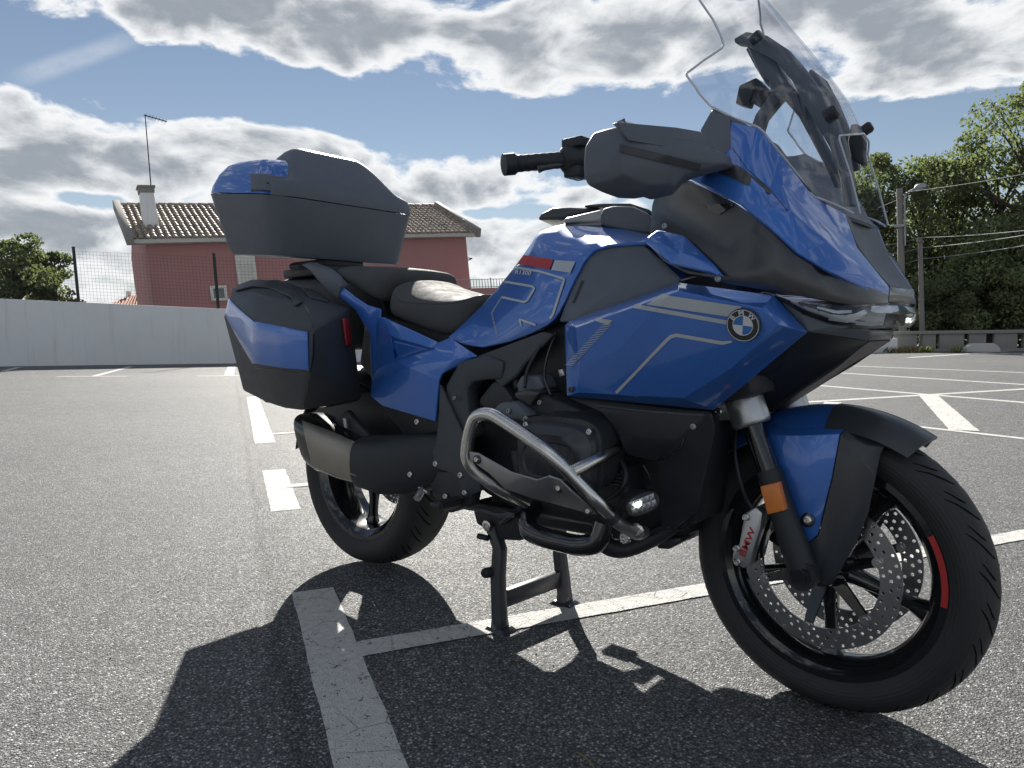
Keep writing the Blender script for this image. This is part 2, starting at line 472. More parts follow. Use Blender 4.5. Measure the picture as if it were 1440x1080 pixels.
pbr('dry_grass', (.20, .17, .08), .9)
pbr('lamp_grey', (.33, .34, .35), .5, .3)
# ------------------------------------------------------------------ the parking lot
GTILT = Vector((-.034, -.029, 1)).normalized()     # the lot slopes against the plumb line of house and poles
def flat(name, pts, z, mat, parent=None):
    return mesh(name, [Vector((p[0], p[1], z)) for p in pts], [tuple(range(len(pts)))], mat, parent, recalc=False)
S = 400
lot = mesh('asphalt_lot', [(-S, -S, 0), (S, -S, 0), (S, S, 0), (-S, S, 0)], [(0, 1, 2, 3)], MAT['asphalt'], recalc=False)
tag(lot, kind='structure')
def line(a, b, w, ext0=0, ext1=0, z=.0015):
    p, q = Vector((a.x, a.y)), Vector((b.x, b.y)); t = (q-p).normalized(); p = p-t*ext0; q = q+t*ext1
    n = Vector((-t.y, t.x))*w/2
    L = (q-p).length; k = max(1, int(L/.06)) if L < 6 else 40
    v, f = [], []
    for i in range(k+1):
        c = p+(q-p)*i/k
        for s in (-1, 1):
            o = c+n*s*(1+rnd.uniform(-.035, .035)); v.append((o.x, o.y, z))
    for i in range(k): f.append((2*i, 2*i+2, 2*i+3, 2*i+1))
    me = clean(v, f)
    bm = bmesh.new(); bm.from_mesh(me)
    for fc in bm.faces:
        if fc.normal.z < 0: fc.normal_flip()
    bm.to_mesh(me); bm.free()
    o = link('parking_line', me, MAT['road_paint'], lot); return o
W1 = .128
line(G(440, 830), G(522, 1078), W1, 0, 1.2)
line(G(503, 914), G(1425, 755), .092, -.0, 1.6, .003)
line(G(385, 661), G(402, 718), .13)
line(G(355, 558), G(373, 623), .15)
line(G(378, 611), G(436, 607), .09, 0, 2.5, .003); line(G(403, 684), G(440, 681), .09, 0, 3, .003)
line(G(80, 529.4), G(179, 529), .13); line(G(278, 528.7), G(333, 528.2), .13, 0, 3)
line(G(133, 529), G(184, 515.5), .15, z=.003); line(G(322, 528), G(326, 515), .2, z=.003); line(G(5, 522), G(26, 516.5), .15)
line(G(1150, 542), G(1440, 566), .12, 3, 2); line(G(1140, 565.4), G(1440, 547.3), .12, 2, 6, .003)
line(G(1173, 524), G(1440, 540.8), .13, 4, 3); line(G(1257, 517), G(1440, 524), .13, 6, 3); line(G(1277, 503), G(1345, 498.6), .2, 0, 8)
line(G(1304, 555), G(1356, 606), .20, z=.0045); line(G(1270, 598), G(1425, 615.5), .085, 1, 1, .003); line(G(1171, 566), G(1162, 590), .17, z=.0045)

# ------------------------------------------------------------------ boundary wall and mesh fence
def up_at(p, h): return Vector(p)+GTILT*h
wa, wb = G(0, 515.3), G(328, 511)
wt = Vector((wb.x-wa.x, wb.y-wa.y, 0)); wl = wt.length; wt.normalize(); wn = Vector((wt.y, -wt.x, 0))
def wall_h(s): return 2.16-(2.16-1.72)*s/wl if s < wl*1.25 else 2.16-(2.16-1.72)*1.25
wall = MB()
sv = [-14, -7, 0, wl/2, wl, wl*1.25, wl*1.75]
rows = []
for s in sv:
    b = wa+wt*s; b.z = 0; h = wall_h(s)
    rows.append([b+wn*.0, b+wn*.0+Vector((0, 0, h)), b-wn*.22+Vector((0, 0, h)), b-wn*.22])
v = [p for r in rows for p in r]; f = []
for i in range(len(rows)-1):
    for j in range(3): f.append((4*i+j, 4*i+4+j, 4*i+5+j, 4*i+1+j))
f += [(0, 1, 2, 3), tuple(len(v)-4+k for k in (3, 2, 1, 0))]
bw = mesh('boundary_wall', v, f, MAT['white_render'], bevel=.012)
tag(bw, 'long white rendered boundary wall with dark rain stains along the parking lot', 'wall')
cp = MB()
# fence on top of the wall
fence = empty('mesh_fence', wa+wt*1.0+Vector((0, 0, wall_h(1.0))))
tag(fence, 'dark green wire mesh fence with thin posts standing on the white wall', 'fence')
def fpos(s, h):
    return wa+wt*s-wn*.11+Vector((0, 0, wall_h(s)))+GTILT*h
post_s = []
for px in (108, 305):
    d = ray(px, 430); d2 = Vector((d.x, d.y)); o2 = Vector((CAM.x, CAM.y)); a2 = Vector((wa.x, wa.y)); t2 = Vector((wt.x, wt.y))
    # intersection of the view line with the wall line
    M = Matrix(((t2.x, -d2.x), (t2.y, -d2.y))); r = M.inverted() @ (o2-a2); post_s.append(r[0])
step = post_s[1]-post_s[0]
FH = 1.62
po = []
for k in range(-2, 3):
    s = post_s[0]+step*k
    po.append(s)
    mb = MB(); mb.cyl(fpos(s, -.05), fpos(s, FH+.10), .045, 10); mb.cyl(fpos(s, FH+.10), fpos(s, FH+.13), .052, 10)
    o = mb.build('post', MAT['fence_green'], ang=50); o.parent = fence; o.matrix_parent_inverse = Matrix.Translation(-fence.location)
for i in range(len(po)-1):
    mb = MB(); s0, s1 = po[i]+.05, po[i+1]-.05
    n = int((s1-s0)/.11)
    for k in range(n+1):
        s = s0+(s1-s0)*k/n; mb.tube([fpos(s, 0.04), fpos(s, FH)], .0028, 4)
    for k in range(16):
        h = .04+(FH-.04)*k/15; mb.tube([fpos(s0, h), fpos(s1, h)], .0030, 4)
    o = mb.build('wire_mesh', MAT['fence_green'], recalc=False); o['kind'] = 'stuff'; o.parent = fence; o.matrix_parent_inverse = Matrix.Translation(-fence.location)

# ------------------------------------------------------------------ pink house
def child(o, par):
    o.parent = par; o.matrix_parent_inverse = Matrix.Translation(-par.location)
    return o
hl, hr = D(205, 343, 33.0), D(655, 333, 37.2)       # eave corners of the front wall
ht = Vector((hr.x-hl.x, hr.y-hl.y, hr.z-hl.z)); HW = ht.length; ht.normalize()
hup = (GTILT-ht*GTILT.dot(ht)).normalized(); hin = hup.cross(ht).normalized()     # hin: away from the camera
if hin.dot(CF) < 0: hin = -hin
house = empty('pink_house', Vector((hl.x, hl.y, 0)))
tag(house, 'pink rendered house with tiled gable roof, white chimney and shuttered window behind the wall', 'house')
def H(s, h, d=0.0): return hl+ht*s+hup*h+hin*d
HD = 7.6                                              # depth of the house
eh = hl.z
mb = MB(); mb.hexa([H(0, -eh-1.0), H(HW, -eh-1.0), H(HW, -eh-1.0, HD), H(0, -eh-1.0, HD)], [H(0, 0), H(HW, 0), H(HW, 0, HD), H(0, 0, HD)])
gab = []
RISE = 2.05
for s in (0.0, HW):
    mb.add([H(s, 0), H(s, 0, HD), H(s, RISE*.93, HD/2)], [(0, 1, 2)])
child(mb.build('wall', MAT['pink_render']), house)
OV = .62                                              # eave overhang
mb = MB(); mb.hexa([H(-OV, -.03, -.42), H(HW+OV*.8, -.03, -.42), H(HW+OV*.8, -.03, 0.05), H(-OV, -.03, .05)], [H(-OV, .15, -.42), H(HW+OV*.8, .15, -.42), H(HW+OV*.8, .15, .05), H(-OV, .15, .05)])
child(mb.build('eave', MAT['cornice'], bevel=.02), house)
# roof deck
def roofp(s, k, off=0.0):                             # k 0..1 from eave to ridge
    return H(s, .15+RISE*k+off*.9, -.42+(HD/2+.42)*k-off*.35)
s0, s1 = -OV+.05, HW+OV*.8-.05
mb = MB(); mb.add([roofp(s0, 0), roofp(s1, 0), roofp(s1, 1), roofp(s0, 1), roofp(.02, 1), roofp(HW-.02, 1), H(HW-.02, .2, HD+.3), H(.02, .2, HD+.3)], [(0, 1, 2, 3), (4, 5, 6, 7)])
roof = child(mb.build('roof', MAT['roof_tile'], solid=.05), house)
mb = MB(); NC = int((s1-s0)/.255); NR = 13
for c in range(NC):
    sc = s0+(s1-s0)*(c+.5)/NC; w = (s1-s0)/NC
    for r in range(NR):
        k0 = r/NR-.012; k1 = (r+1)/NR+.02
        jt = rnd.uniform(-.012, .012); jo = rnd.uniform(-.008, .008)
        v = []
        for (k, rr, lift) in ((k0, .098, .045), (k1, .078, .0)):
            for q in range(5):
                a = math.pi*q/4
                v.append(roofp(sc+jt+rr*math.cos(a), k, lift+jo+.09*math.sin(a)))
        mb.add(v, [(q, q+1, q+6, q+5) for q in range(4)]+[(0, 4, 3, 2, 1)])
tl = mb.build('roof_tiles', MAT['roof_tile'], recalc=False); tl['kind'] = 'stuff'; tl.parent = roof; tl.matrix_parent_inverse = Matrix.Translation(-house.location) if False else Matrix.Identity(4)
mb = MB()
for c in range(int((s1-s0)/.42)):
    a = s0+.42*c; mb.tube([roofp(a, 1, .03)+hup*.0, roofp(a+.45, 1, .0)+hup*.015], [.13, .11], 8)
rt = mb.build('ridge_tiles', MAT['roof_tile'], recalc=False); rt['kind'] = 'stuff'; rt.parent = roof
for s in (s0-.02, s1+.02):
    mb = MB(); w = .13
    mb.hexa([roofp(s-w, -.03, -.22), roofp(s+w, -.03, -.22), roofp(s+w, -.03, .24), roofp(s-w, -.03, .24)], [roofp(s-w, 1.03, -.22), roofp(s+w, 1.03, -.22), roofp(s+w, 1.03, .24), roofp(s-w, 1.03, .24)])
    child(mb.build('verge', MAT['grey_concrete'], bevel=.02), house)
# chimney
cs = (ray(215, 300)); 
def on_front(px, py, d):                              # point of a pixel ray on the plane d behind the house front
    r = ray(px, py); o = hl+hin*d; t = (o-CAM).dot(hin)/r.dot(hin); return CAM+r*t
cb = on_front(214, 325, .9); cbs = (cb-hl).dot(ht); cbh = (cb-hl).dot(hup)
ctop = (on_front(212, 262, .9)-hl).dot(hup)
mb = MB()
w = .30
mb.hexa([H(cbs-w, cbh-.5, .9), H(cbs+w, cbh-.5, .9), H(cbs+w, cbh-.5, 1.5), H(cbs-w, cbh-.5, 1.5)], [H(cbs-w*.86, ctop-.25, .9), H(cbs+w*.86, ctop-.25, .9), H(cbs+w*.86, ctop-.25, 1.5), H(cbs-w*.86, ctop-.25, 1.5)])
ch = child(mb.build('chimney', MAT['white_render'], bevel=.015), house)
mb = MB()
mb.hexa([H(cbs-w*.95, ctop-.25, .87), H(cbs+w*.95, ctop-.25, .87), H(cbs+w*.95, ctop-.25, 1.53), H(cbs-w*.95, ctop-.25, 1.53)], [H(cbs-w*1.0, ctop-.04, .85), H(cbs+w*1.0, ctop-.04, .85), H(cbs+w*1.0, ctop-.04, 1.55), H(cbs-w*1.0, ctop-.04, 1.55)])
mb.hexa([H(cbs-w*1.12, ctop-.04, .8), H(cbs+w*1.12, ctop-.04, .8), H(cbs+w*1.12, ctop-.04, 1.6), H(cbs-w*1.12, ctop-.04, 1.6)], [H(cbs-w*1.12, ctop+.04, .8), H(cbs+w*1.12, ctop+.04, .8), H(cbs+w*1.12, ctop+.04, 1.6), H(cbs-w*1.12, ctop+.04, 1.6)])
cc = mb.build('chimney_cap', MAT['grey_concrete'], bevel=.01); cc.parent = ch
mb = MB(); a0 = on_front(211.5, 258, 1.2); a1 = on_front(204, 162, 1.2); a2 = on_front(234.5, 171, 1.2)
mb.cyl(a0-hup*.3, a1, .026, 8, .020); 
ant = child(mb.build('antenna_mast', MAT['wire_dark']), house)
mb = MB(); mb.cyl(a1-(a2-a1)*.06, a2, .026, 8)
for q in range(7):
    p = a1+(a2-a1)*(q/6.5+.03); mb.cyl(p-hin*.3, p+hin*.3, .008, 5)
ab = mb.build('antenna_boom', MAT['wire_dark']); ab.parent = ant
# windows
def window(x0, y0, x1, y1, slats=True):
    a, b = on_front(x0, y0, -.02), on_front(x1, y1, -.02)
    sa, sb = (a-hl).dot(ht), (b-hl).dot(ht); ta, tb = (a-hl).dot(hup), (b-hl).dot(hup)
    fr = .11; mb = MB()
    for (p, q, r, s_) in ((sa-fr, sa, tb-fr, ta+fr), (sb, sb+fr, tb-fr, ta+fr), (sa, sb, ta, ta+fr), (sa, sb, tb-fr, tb)):
        mb.hexa([H(p, r, -.10), H(q, r, -.10), H(q, r, .02), H(p, r, .02)], [H(p, s_, -.10), H(q, s_, -.10), H(q, s_, .02), H(p, s_, .02)])
    wd = child(mb.build('window', MAT['shutter_white'], bevel=.008), house)
    mb = MB()
    if slats:
        n = 22
        for k in range(n):
            h0 = tb+(ta-tb)*k/n; h1 = tb+(ta-tb)*(k+.86)/n
            mb.hexa([H(sa, h0, -.045), H(sb, h0, -.045), H(sb, h0, .01), H(sa, h0, .01)], [H(sa, h1, -.03), H(sb, h1, -.03), H(sb, h1, .01), H(sa, h1, .01)])
        mb.hexa([H(sa, ta-.25, -.07), H(sb, ta-.25, -.07), H(sb, ta-.25, .01), H(sa, ta-.25, .01)], [H(sa, ta, -.07), H(sb, ta, -.07), H(sb, ta, .01), H(sa, ta, .01)])
        o = mb.build('roller_shutter', MAT['shutter_white'], recalc=False); o.parent = wd
    else:
        mb.hexa([H(sa, tb, -.03), H(sb, tb, -.03), H(sb, tb, .01), H(sa, tb, .01)], [H(sa, ta, -.03), H(sb, ta, -.03), H(sb, ta, .01), H(sa, ta, .01)])
        o = mb.build('pane', MAT['window_glass']); o.parent = wd
    return wd
window(334, 363, 360, 412)
window(299, 406, 316, 419, False)
# small bracket on the gable
b0 = on_front(655.5, 362, .5)
mb = MB(); mb.tube([b0, on_front(664, 363.5, .5)], .03, 8); mb.tube([on_front(664, 363.5, .5), on_front(655.5, 367, .5)], .03, 8)
child(mb.build('wall_bracket', MAT['wire_dark']), house)
# garden wall and railing to the right of the house
g0, g1 = D(560, 408, 34.5), D(716, 404, 36.5)
gw = MB(); gn = Vector((-(g1-g0).y, (g1-g0).x, 0)).normalized()*.2
gw.hexa([Vector((g0.x, g0.y, -1)), Vector((g1.x, g1.y, -1)), Vector((g1.x, g1.y, -1))+gn, Vector((g0.x, g0.y, -1))+gn], [g0, g1, g1+gn, g0+gn])
tag(gw.build('garden_wall', MAT['pink_render'], bevel=.02), 'low pink garden wall under the iron railing beside the house', 'wall')
rl = empty('iron_railing', g0)
tag(rl, 'thin iron railing of upright bars on the low pink garden wall', 'railing')
rt_ = (g1-g0); nb = int(rt_.length/.15); gm = gn*.5
for k in range(nb+1):
    p = g0+rt_*k/nb+gm; big = k % 9 == 4
    mb = MB(); mb.cyl(p-hup*.02, p+hup*(.50 if big else .44), .028 if big else .016, 6)
    child(mb.build('post' if big else 'baluster', MAT['galvanised'], ang=50), rl)
for h in (.06, .43):
    mb = MB(); mb.hexa(*bar(g0+gm+hup*h, g1+gm+hup*h, .035, .03)); child(mb.build('rail', MAT['galvanised']), rl)

# far little house with an orange hipped roof
fa, fb = D(146, 431, 48), D(212, 431, 48); ft_ = (fb-fa); fin_ = Vector((CF.x, CF.y, 0)).normalized()*5
far = empty('far_house', Vector((fa.x, fa.y, 0))); tag(far, 'small far house with an orange hipped roof peeping over the white wall', 'house')
zt = D(185, 415, 48).z
mb = MB(); a, b = fa+ft_*.10, fb+ft_*.6
mb.hexa([Vector((a.x, a.y, 0)), Vector((b.x, b.y, 0)), Vector((b.x, b.y, 0))+fin_, Vector((a.x, a.y, 0))+fin_], [a, b, b+fin_, a+fin_]); child(mb.build('wall', MAT['white_render']), far)
NCOL = 26
mb = MB(); e0, e1 = fa, fb+ft_*.7; r0, r1 = D(186, 415, 50), D(240, 414, 50)
for c in range(NCOL):                                   # pan and barrel courses of the front slope
    k0, k1 = c/NCOL, (c+.55)/NCOL
    A0, A1 = e0.lerp(e1, k0), e0.lerp(e1, k1)
    top = lambda k: (r0.lerp(r1, max(0, (k-.28)/.72)) if k > .28 else e0.lerp(r0, k/.28))
    B0, B1 = top(k0), top(k1); u = Vector((0, 0, .07))
    mb.add([A0, (A0+A1)/2+u, A1, B0, (B0+B1)/2+u, B1], [(0, 1, 4, 3), (1, 2, 5, 4)])
    A2, B2 = e0.lerp(e1, (c+1)/NCOL), top((c+1)/NCOL)
    mb.add([A1, A2, B2, B1], [(0, 1, 2, 3)])
mb.add([e0, r0, r1, e1, e0+fin_*1.6, e1+fin_*1.6], [(0, 4, 1), (1, 4, 5, 2), (2, 5, 3)])
child(mb.build('roof', MAT['roof_orange'], recalc=False), far)
mb = MB(); p = D(181, 421, 50); mb.box(p, .22, .22, 1.0); child(mb.build('chimney', MAT['white_render'], bevel=.02), far)

# ------------------------------------------------------------------ concrete balustrade on the right
qa, qb = G(1262, 495.2), G(1440, 493.6)
qt = Vector((qb.x-qa.x, qb.y-qa.y, 0)); ql = qt.length; qt.normalize(); qn = Vector((qt.y, -qt.x, 0))
if qn.dot(CF) > 0: qn = -qn
bal = empty('concrete_balustrade', qa)
tag(bal, 'low weathered concrete balustrade of upright slabs under a flat rail before the trees', 'balustrade')
def Q(s, d, z): return Vector((qa.x, qa.y, 0))+qt*s+qn*d+Vector((0, 0, z))
L = ql+16
def qbox(name, sa, sb, da, db, za, zb, mat, par, bev=.01):
    mb = MB(); mb.hexa([Q(sa, da, za), Q(sb, da, za), Q(sb, db, za), Q(sa, db, za)], [Q(sa, da, zb), Q(sb, da, zb), Q(sb, db, zb), Q(sa, db, zb)])
    o = mb.build(name, MAT[mat], bevel=bev)
    if par: child(o, par)
    return o
qbox('rail', -.3, L, .06, -.26, .62, .74, 'grey_concrete', bal)
qbox('plinth', -.3, L, .03, -.23, 0, .10, 'grey_concrete', bal)
s = -.1; k = 0
while s < L-.6:
    wdt = (.74, .42, .80, .55)[k % 4]; gp = (.20, .12, .16, .26)[k % 4]
    qbox('slab', s, s+wdt, .0, -.16, .098, .622, 'grey_concrete', bal); s += wdt+gp; k += 1
lw1 = G(1262, 496); lw0 = wa+wt*wl*1.75; lw0 = Vector((lw0.x, lw0.y, 0))
t = Vector((lw1.x-lw0.x, lw1.y-lw0.y, 0)); n = Vector((-t.y, t.x, 0)).normalized()*.2; hh = Vector((0, 0, .50))
mb = MB(); mb.hexa([lw0, lw1, lw1+n, lw0+n], [lw0+hh, lw1+hh, lw1+n+hh, lw0+n+hh])
tag(mb.build('kerb_wall', MAT['white_render'], bevel=.015), 'low white wall running from the tall boundary wall to the concrete balustrade', 'wall')
# half-round concrete block
c = G(1383, 495.5); mb = MB(); w = .55
pts = [Vector((c.x, c.y, 0))+qt*(w*math.cos(math.pi*k/10))+Vector((0, 0, .30*min(1, 1.25*math.sin(math.pi*k/10)))) for k in range(11)]
mb.prism(pts, -qn*.35); tag(mb.build('concrete_block', MAT['cornice'], bevel=.03, seg=3), 'pale half round concrete block lying before the balustrade', 'block')

# ------------------------------------------------------------------ vegetation
def leaf_cloud(mb_v, mb_f, c, rx, rz, n, size, r):
    for _ in range(n):
        a, b_ = r.uniform(0, 2*math.pi), math.acos(r.uniform(-1, 1)); rad = r.random()**.30
        p = c+Vector((math.cos(a)*math.sin(b_)*rx*rad, math.sin(a)*math.sin(b_)*rx*rad, math.cos(b_)*rz*rad))
        s = size*r.uniform(.55, 1.25)
        u = Vector((r.gauss(0, 1), r.gauss(0, 1), r.gauss(0, .7))).normalized(); w = u.orthogonal().normalized()
        w = (Matrix.Rotation(r.uniform(0, 6.28), 3, u) @ w); q = u.cross(w)
        k = len(mb_v)
        mb_v += [p-w*s*.5, p+q*s*.30, p+w*s*.5, p-q*s*.30]; mb_f.append((k, k+1, k+2, k+3))
def tree(base, h, crown_w, label, leafm, seed, group=None, name='broadleaf_tree', leaves=9000, size=.2, bare=.28, cl=26, trunk_r=.16):
    r = random.Random(seed); base = Vector(base)
    root = empty(name, base); tag(root, label, 'tree', group)
    top = base+GTILT*h*.80+Vector((r.uniform(-.3, .3), r.uniform(-.3, .3), 0))
    mb = MB(); mid = base.lerp(top, .45)+Vector((r.uniform(-.2, .2), r.uniform(-.2, .2), 0))
    mb.tube(smooth_path([base-Vector((0, 0, .2)), mid, top], 5), [trunk_r*(1-.8*i/10) for i in range(11)], 9)
    lv, lf = [], []
    for k in range(cl):
        f = bare+(1-bare)*((k+r.random())/cl)
        prof = math.sin(min(1, (f-bare*.7)/(1-bare*.7))*math.pi*.80+.35)**.7
        a = r.uniform(0, 6.283); rad = crown_w*.5*prof*r.uniform(.25, 1.0)
        c = base.lerp(base+GTILT*h, f*.94)+Vector((math.cos(a)*rad, math.sin(a)*rad, 0))
        cw = crown_w*.5*r.uniform(.18, .44)*(0.6+.4*prof)
        leaf_cloud(lv, lf, c, cw, cw*r.uniform(.6, .85), int(leaves/cl), size, r)
        st = base.lerp(top, min(.95, f*.85)); mb.tube([st, st.lerp(c, .55)+Vector((0, 0, .12)), c], [.05*trunk_r/.16, .035*trunk_r/.16, .012], 5)
    child(mb.build('trunk', MAT['bark'], ang=60), root)
    me = clean(lv, lf); me.name = 'crown'
    o = link('crown', me, MAT[leafm]); child(o, root)
    return root
def gpos(px, dist):
    d = ray(px, 480); k = dist/math.hypot(d.x, d.y); return Vector((CAM.x+d.x*k, CAM.y+d.y*k, 0))
def hgt(py, px, dist): return D(px, py, dist).z
TG = 'trees behind the concrete balustrade'
tree(gpos(28, 30.5), hgt(330, 28, 30.5)+.1, 3.4, 'dense leafy tree top rising behind the white wall by the mesh fence', 'leaf_dark', 3, leaves=9000, size=.15, bare=.3)
tree(gpos(78, 31.5), hgt(352, 78, 31.5)+.05, 2.5, 'smaller leafy tree beside the bigger one behind the white wall', 'leaf_dark', 8, leaves=6500, size=.14, bare=.35)
trees = [(1238, 36, 210, 5.6, 'leaf_dark', 'dark tree behind the windscreen with thin gaps in its crown'),
         (1196, 37, 250, 5.5, 'leaf_dark', 'dark tree hidden largely behind the nose of the motorcycle'),
         (1300, 36.5, 216, 6.0, 'leaf_mid', 'round-topped tree behind the street lamp'),
         (1352, 37, 212, 6.4, 'leaf_mid', 'broad tree between the street lamp and the tallest tree'),
         (1408, 36, 196, 6.5, 'leaf_mid', 'full green tree beside the tallest tree'),
         (1462, 35, 112, 7.2, 'leaf_mid', 'tallest tree of the row behind the balustrade'),
         (1600, 38, 180, 7.0, 'leaf_mid', 'spreading tree past the end tree of the row'), (1700, 38, 200, 7.5, 'leaf_dark', 'dark round tree far along the balustrade'), (1850, 39, 190, 8.0, 'leaf_mid', 'last tree far along the balustrade'),
         (1090, 42, 352, 6.5, 'leaf_dark', 'distant low tree beyond the low white wall, nearest the balustrade'), (980, 44, 362, 7.0, 'leaf_mid', 'distant broad tree beyond the middle of the low white wall'), (870, 46, 356, 7.0, 'leaf_dark', 'distant dark tree beyond the low white wall, near the pink garden wall'),
         (1520, 37, 190, 7.0, 'leaf_dark', 'tree at the end of the row past the tallest tree'),
         (1390, 33.5, 345, 4.2, 'leaf_pale', 'paler bushy tree bending over the balustrade'),
         (1448, 33.5, 300, 4.6, 'leaf_pale', 'pale leafy tree in front of the tallest tree'),
         (1334, 33.0, 385, 3.4, 'leaf_mid', 'low dark bushy tree beside the wooden-looking wire pole'),
         (1258, 33.0, 395, 3.2, 'leaf_mid', 'low bushy tree at the foot of the street lamp')]
for i, (px, dist, py, cw, lm, lab) in enumerate(trees):
    low = dist < 33.8
    tree(gpos(px, dist), hgt(py, px, dist)+.1, cw, lab, lm, 40+i, TG, leaves=11000 if not low else 7500, size=.165 if not low else .14, bare=.12 if low else .16, cl=40 if not low else 26, trunk_r=.17)
hd = MB(); r = random.Random(5); lv, lf = [], []
for k in range(46):
    px = 1190+(1560-1190)*k/45; c = gpos(px, 39.5+r.uniform(-1, 1)); 
    for zz in (.6, 1.8, 3.0, 4.2): leaf_cloud(lv, lf, c+Vector((0, 0, zz+r.uniform(-.3, .3))), 1.15, .9, 60, .34, r)
hg = link('undergrowth', clean(lv, lf), MAT['leaf_dark']); tag(hg, 'dense dark undergrowth filling the wood behind the trees', 'undergrowth', kind='stuff')
def tuft(name, px, py, label, mat, n, h, w, seed, leaf=False):
    r = random.Random(seed); c = G(px, py); v, f = [], []
    for _ in range(n):
        b = c+Vector((r.gauss(0, w), r.gauss(0, w), 0)); t = b+Vector((r.gauss(0, h*.45), r.gauss(0, h*.45), h*r.uniform(.5, 1)))
        s = Vector((r.gauss(0, 1), r.gauss(0, 1), 0)).normalized()*(.012 if not leaf else .025); k = len(v); mdl = b.lerp(t, .6)
        v += [b-s, b+s, mdl+s*.9, t, mdl-s*.9]; f.append((k, k+1, k+2, k+3, k+4))
    o = link(name, clean(v, f), MAT[mat]); tag(o, label, 'plant'); return o
tuft('grass_tuft', 1277, 496, 'dry yellowish grass tuft before the end of the balustrade', 'dry_grass', 420, .26, .20, 1)
tuft('weed', 1304, 496, 'small bright green weed growing at the foot of the balustrade', 'leaf_pale', 90, .26, .07, 2, True)
tuft('weed', 1240, 496, 'dark straggly weeds against the low white wall', 'leaf_mid', 130, .24, .16, 3, True)
tuft('weed', 1345, 496, 'sparse dark weed beside the half round concrete block', 'leaf_mid', 50, .28, .06, 4, True)

# ------------------------------------------------------------------ poles and wires
def pole(name, pxt, pyt, dist, r0, r1, label):
    tp = D(pxt, pyt, dist); b = tp-GTILT*(tp.z/GTILT.z); root = empty(name, b)
    mb = MB(); mb.tube([b-GTILT*.2, b.lerp(tp, .5), tp], [r0, (r0+r1)/2, r1], 12)
    child(mb.build('pole', MAT['pole_concrete'], ang=50), root)
    return root, tp
pl, ptop = pole('street_lamp', 1265, 265, 30.2, .135, .10, None)
tag(pl, 'concrete street lamp pole with a flat lamp head on a short arm', 'street lamp')
la = D(1272, 271, 30.1); lb = D(1286, 265.5, 30.0); lc = D(1303, 260.5, 29.9)
mb = MB(); mb.tube(fillet([ptop-GTILT*1.9+(la-ptop)*.9, la-GTILT*.05, lb], .3), .032, 8); child(mb.build('arm', MAT['galvanised'], ang=50), pl)
mb = MB(); mb.add(*tube_data([lb, lb.lerp(lc, .2), lb.lerp(lc, .8), lc], [.05, .13, .12, .03], 10))
o = mb.build('lamp_head', MAT['lamp_grey'], ang=50)
child(o, pl)
mb = MB(); mb.box(ptop-GTILT*1.35, .34, .34, .10); child(mb.build('clamp', MAT['galvanised'], bevel=.01), pl)
pl2, p2 = pole('wire_pole', 1294, 335, 30.4, .10, .075, None)
tag(pl2, 'thin weathered pole carrying three wires in front of the trees', 'pole')
mb = MB(); mb.box(p2-GTILT*.12, .16, .5, .07); child(mb.build('crossarm', MAT['pole_concrete'], bevel=.01), pl2)
def wire(pts, label, sag=.15):
    q = [D(*p) for p in pts]; path = []
    for i in range(len(q)-1):
        for k in range(12):
            t = k/12; p = q[i].lerp(q[i+1], t); p.z -= sag*4*t*(1-t)*.3; path.append(p)
    path.append(q[-1]); o = tube('overhead_wire', path, .011, MAT['galvanised'], n=5); tag(o, label, 'wire', 'overhead wires in front of the trees'); return o
wire([(1240, 345, 30.6), (1294, 334, 30.2), (1460, 322, 27)], 'slack wire fixed at the top of the thin pole')
wire([(1246, 357, 30.6), (1294, 348.5, 30.2), (1460, 327.5, 27)], 'second wire down on the thin pole')
wire([(1236, 378, 30.6), (1295, 364, 30.2), (1460, 342, 27)], 'lowest wire on the thin pole')
wire([(1273, 270, 30), (1460, 241, 27)], 'wire leaving the street lamp top')
wire([(1235, 292, 32), (1266, 279, 30)], 'short wire reaching the street lamp from the trees', .02)
# ------------------------------------------------------------------ motorcycle materials
def mat_blue():
    m, t, b = material('blue_paint')
    tc = t.new('ShaderNodeTexCoord'); v = tc.outputs['Object']
    fl = t.vor(v, 2600, 'F1', 'Color'); sp = t.new('ShaderNodeSeparateXYZ'); t.l.new(fl, sp.inputs[0])
    c = t.mixc(sp.outputs[0], (.022, .120, .44, 1), (.042, .178, .60, 1))
    lw = t.new('ShaderNodeLayerWeight'); lw.inputs[0].default_value = .35
    c = t.mixc(t.math('MULTIPLY', lw.outputs['Facing'], .5), c, (.014, .07, .28, 1))
    t.l.new(c, b.inputs['Base Color']); b.inputs['Metallic'].default_value = .36; b.inputs['Roughness'].default_value = .40
    b.inputs['Coat Weight'].default_value = 1.0; b.inputs['Coat Roughness'].default_value = .06; b.inputs['Coat IOR'].default_value = 1.5
    return m
mat_blue()
pbr('plastic_grain', (.050, .055, .064), .50, bump=.3, bscale=900, spec=.4)
pbr('plastic_slate', (.105, .120, .146), .52, bump=.25, bscale=900, spec=.4)  # grey plastic, lightened so the colour carries veil glare on the upper parts
pbr('plastic_black', (.022, .025, .030), .48, bump=.25, bscale=900, spec=.4)
pbr('fairing_black', (.024, .027, .032), .30, coat=.45, coat_rough=.20)
pbr('gloss_black', (.010, .011, .013), .16, coat=.6)
pbr('satin_panel', (.036, .040, .047), .30, spec=.5)
pbr('leather', (.085, .088, .092), .75, bump=.5, bscale=700, spec=.06)
pbr('steel', (.62, .61, .59), .24, 1.0, vscale=30)
pbr('steel_plate', (.30, .30, .305), .40, .8)
pbr('aluminium', (.50, .51, .52), .36, .85)
pbr('muffler_titanium', (.29, .265, .23), .44, .85, var=.22, vscale=9)
pbr('disc_steel', (.34, .34, .35), .33, 1.0)
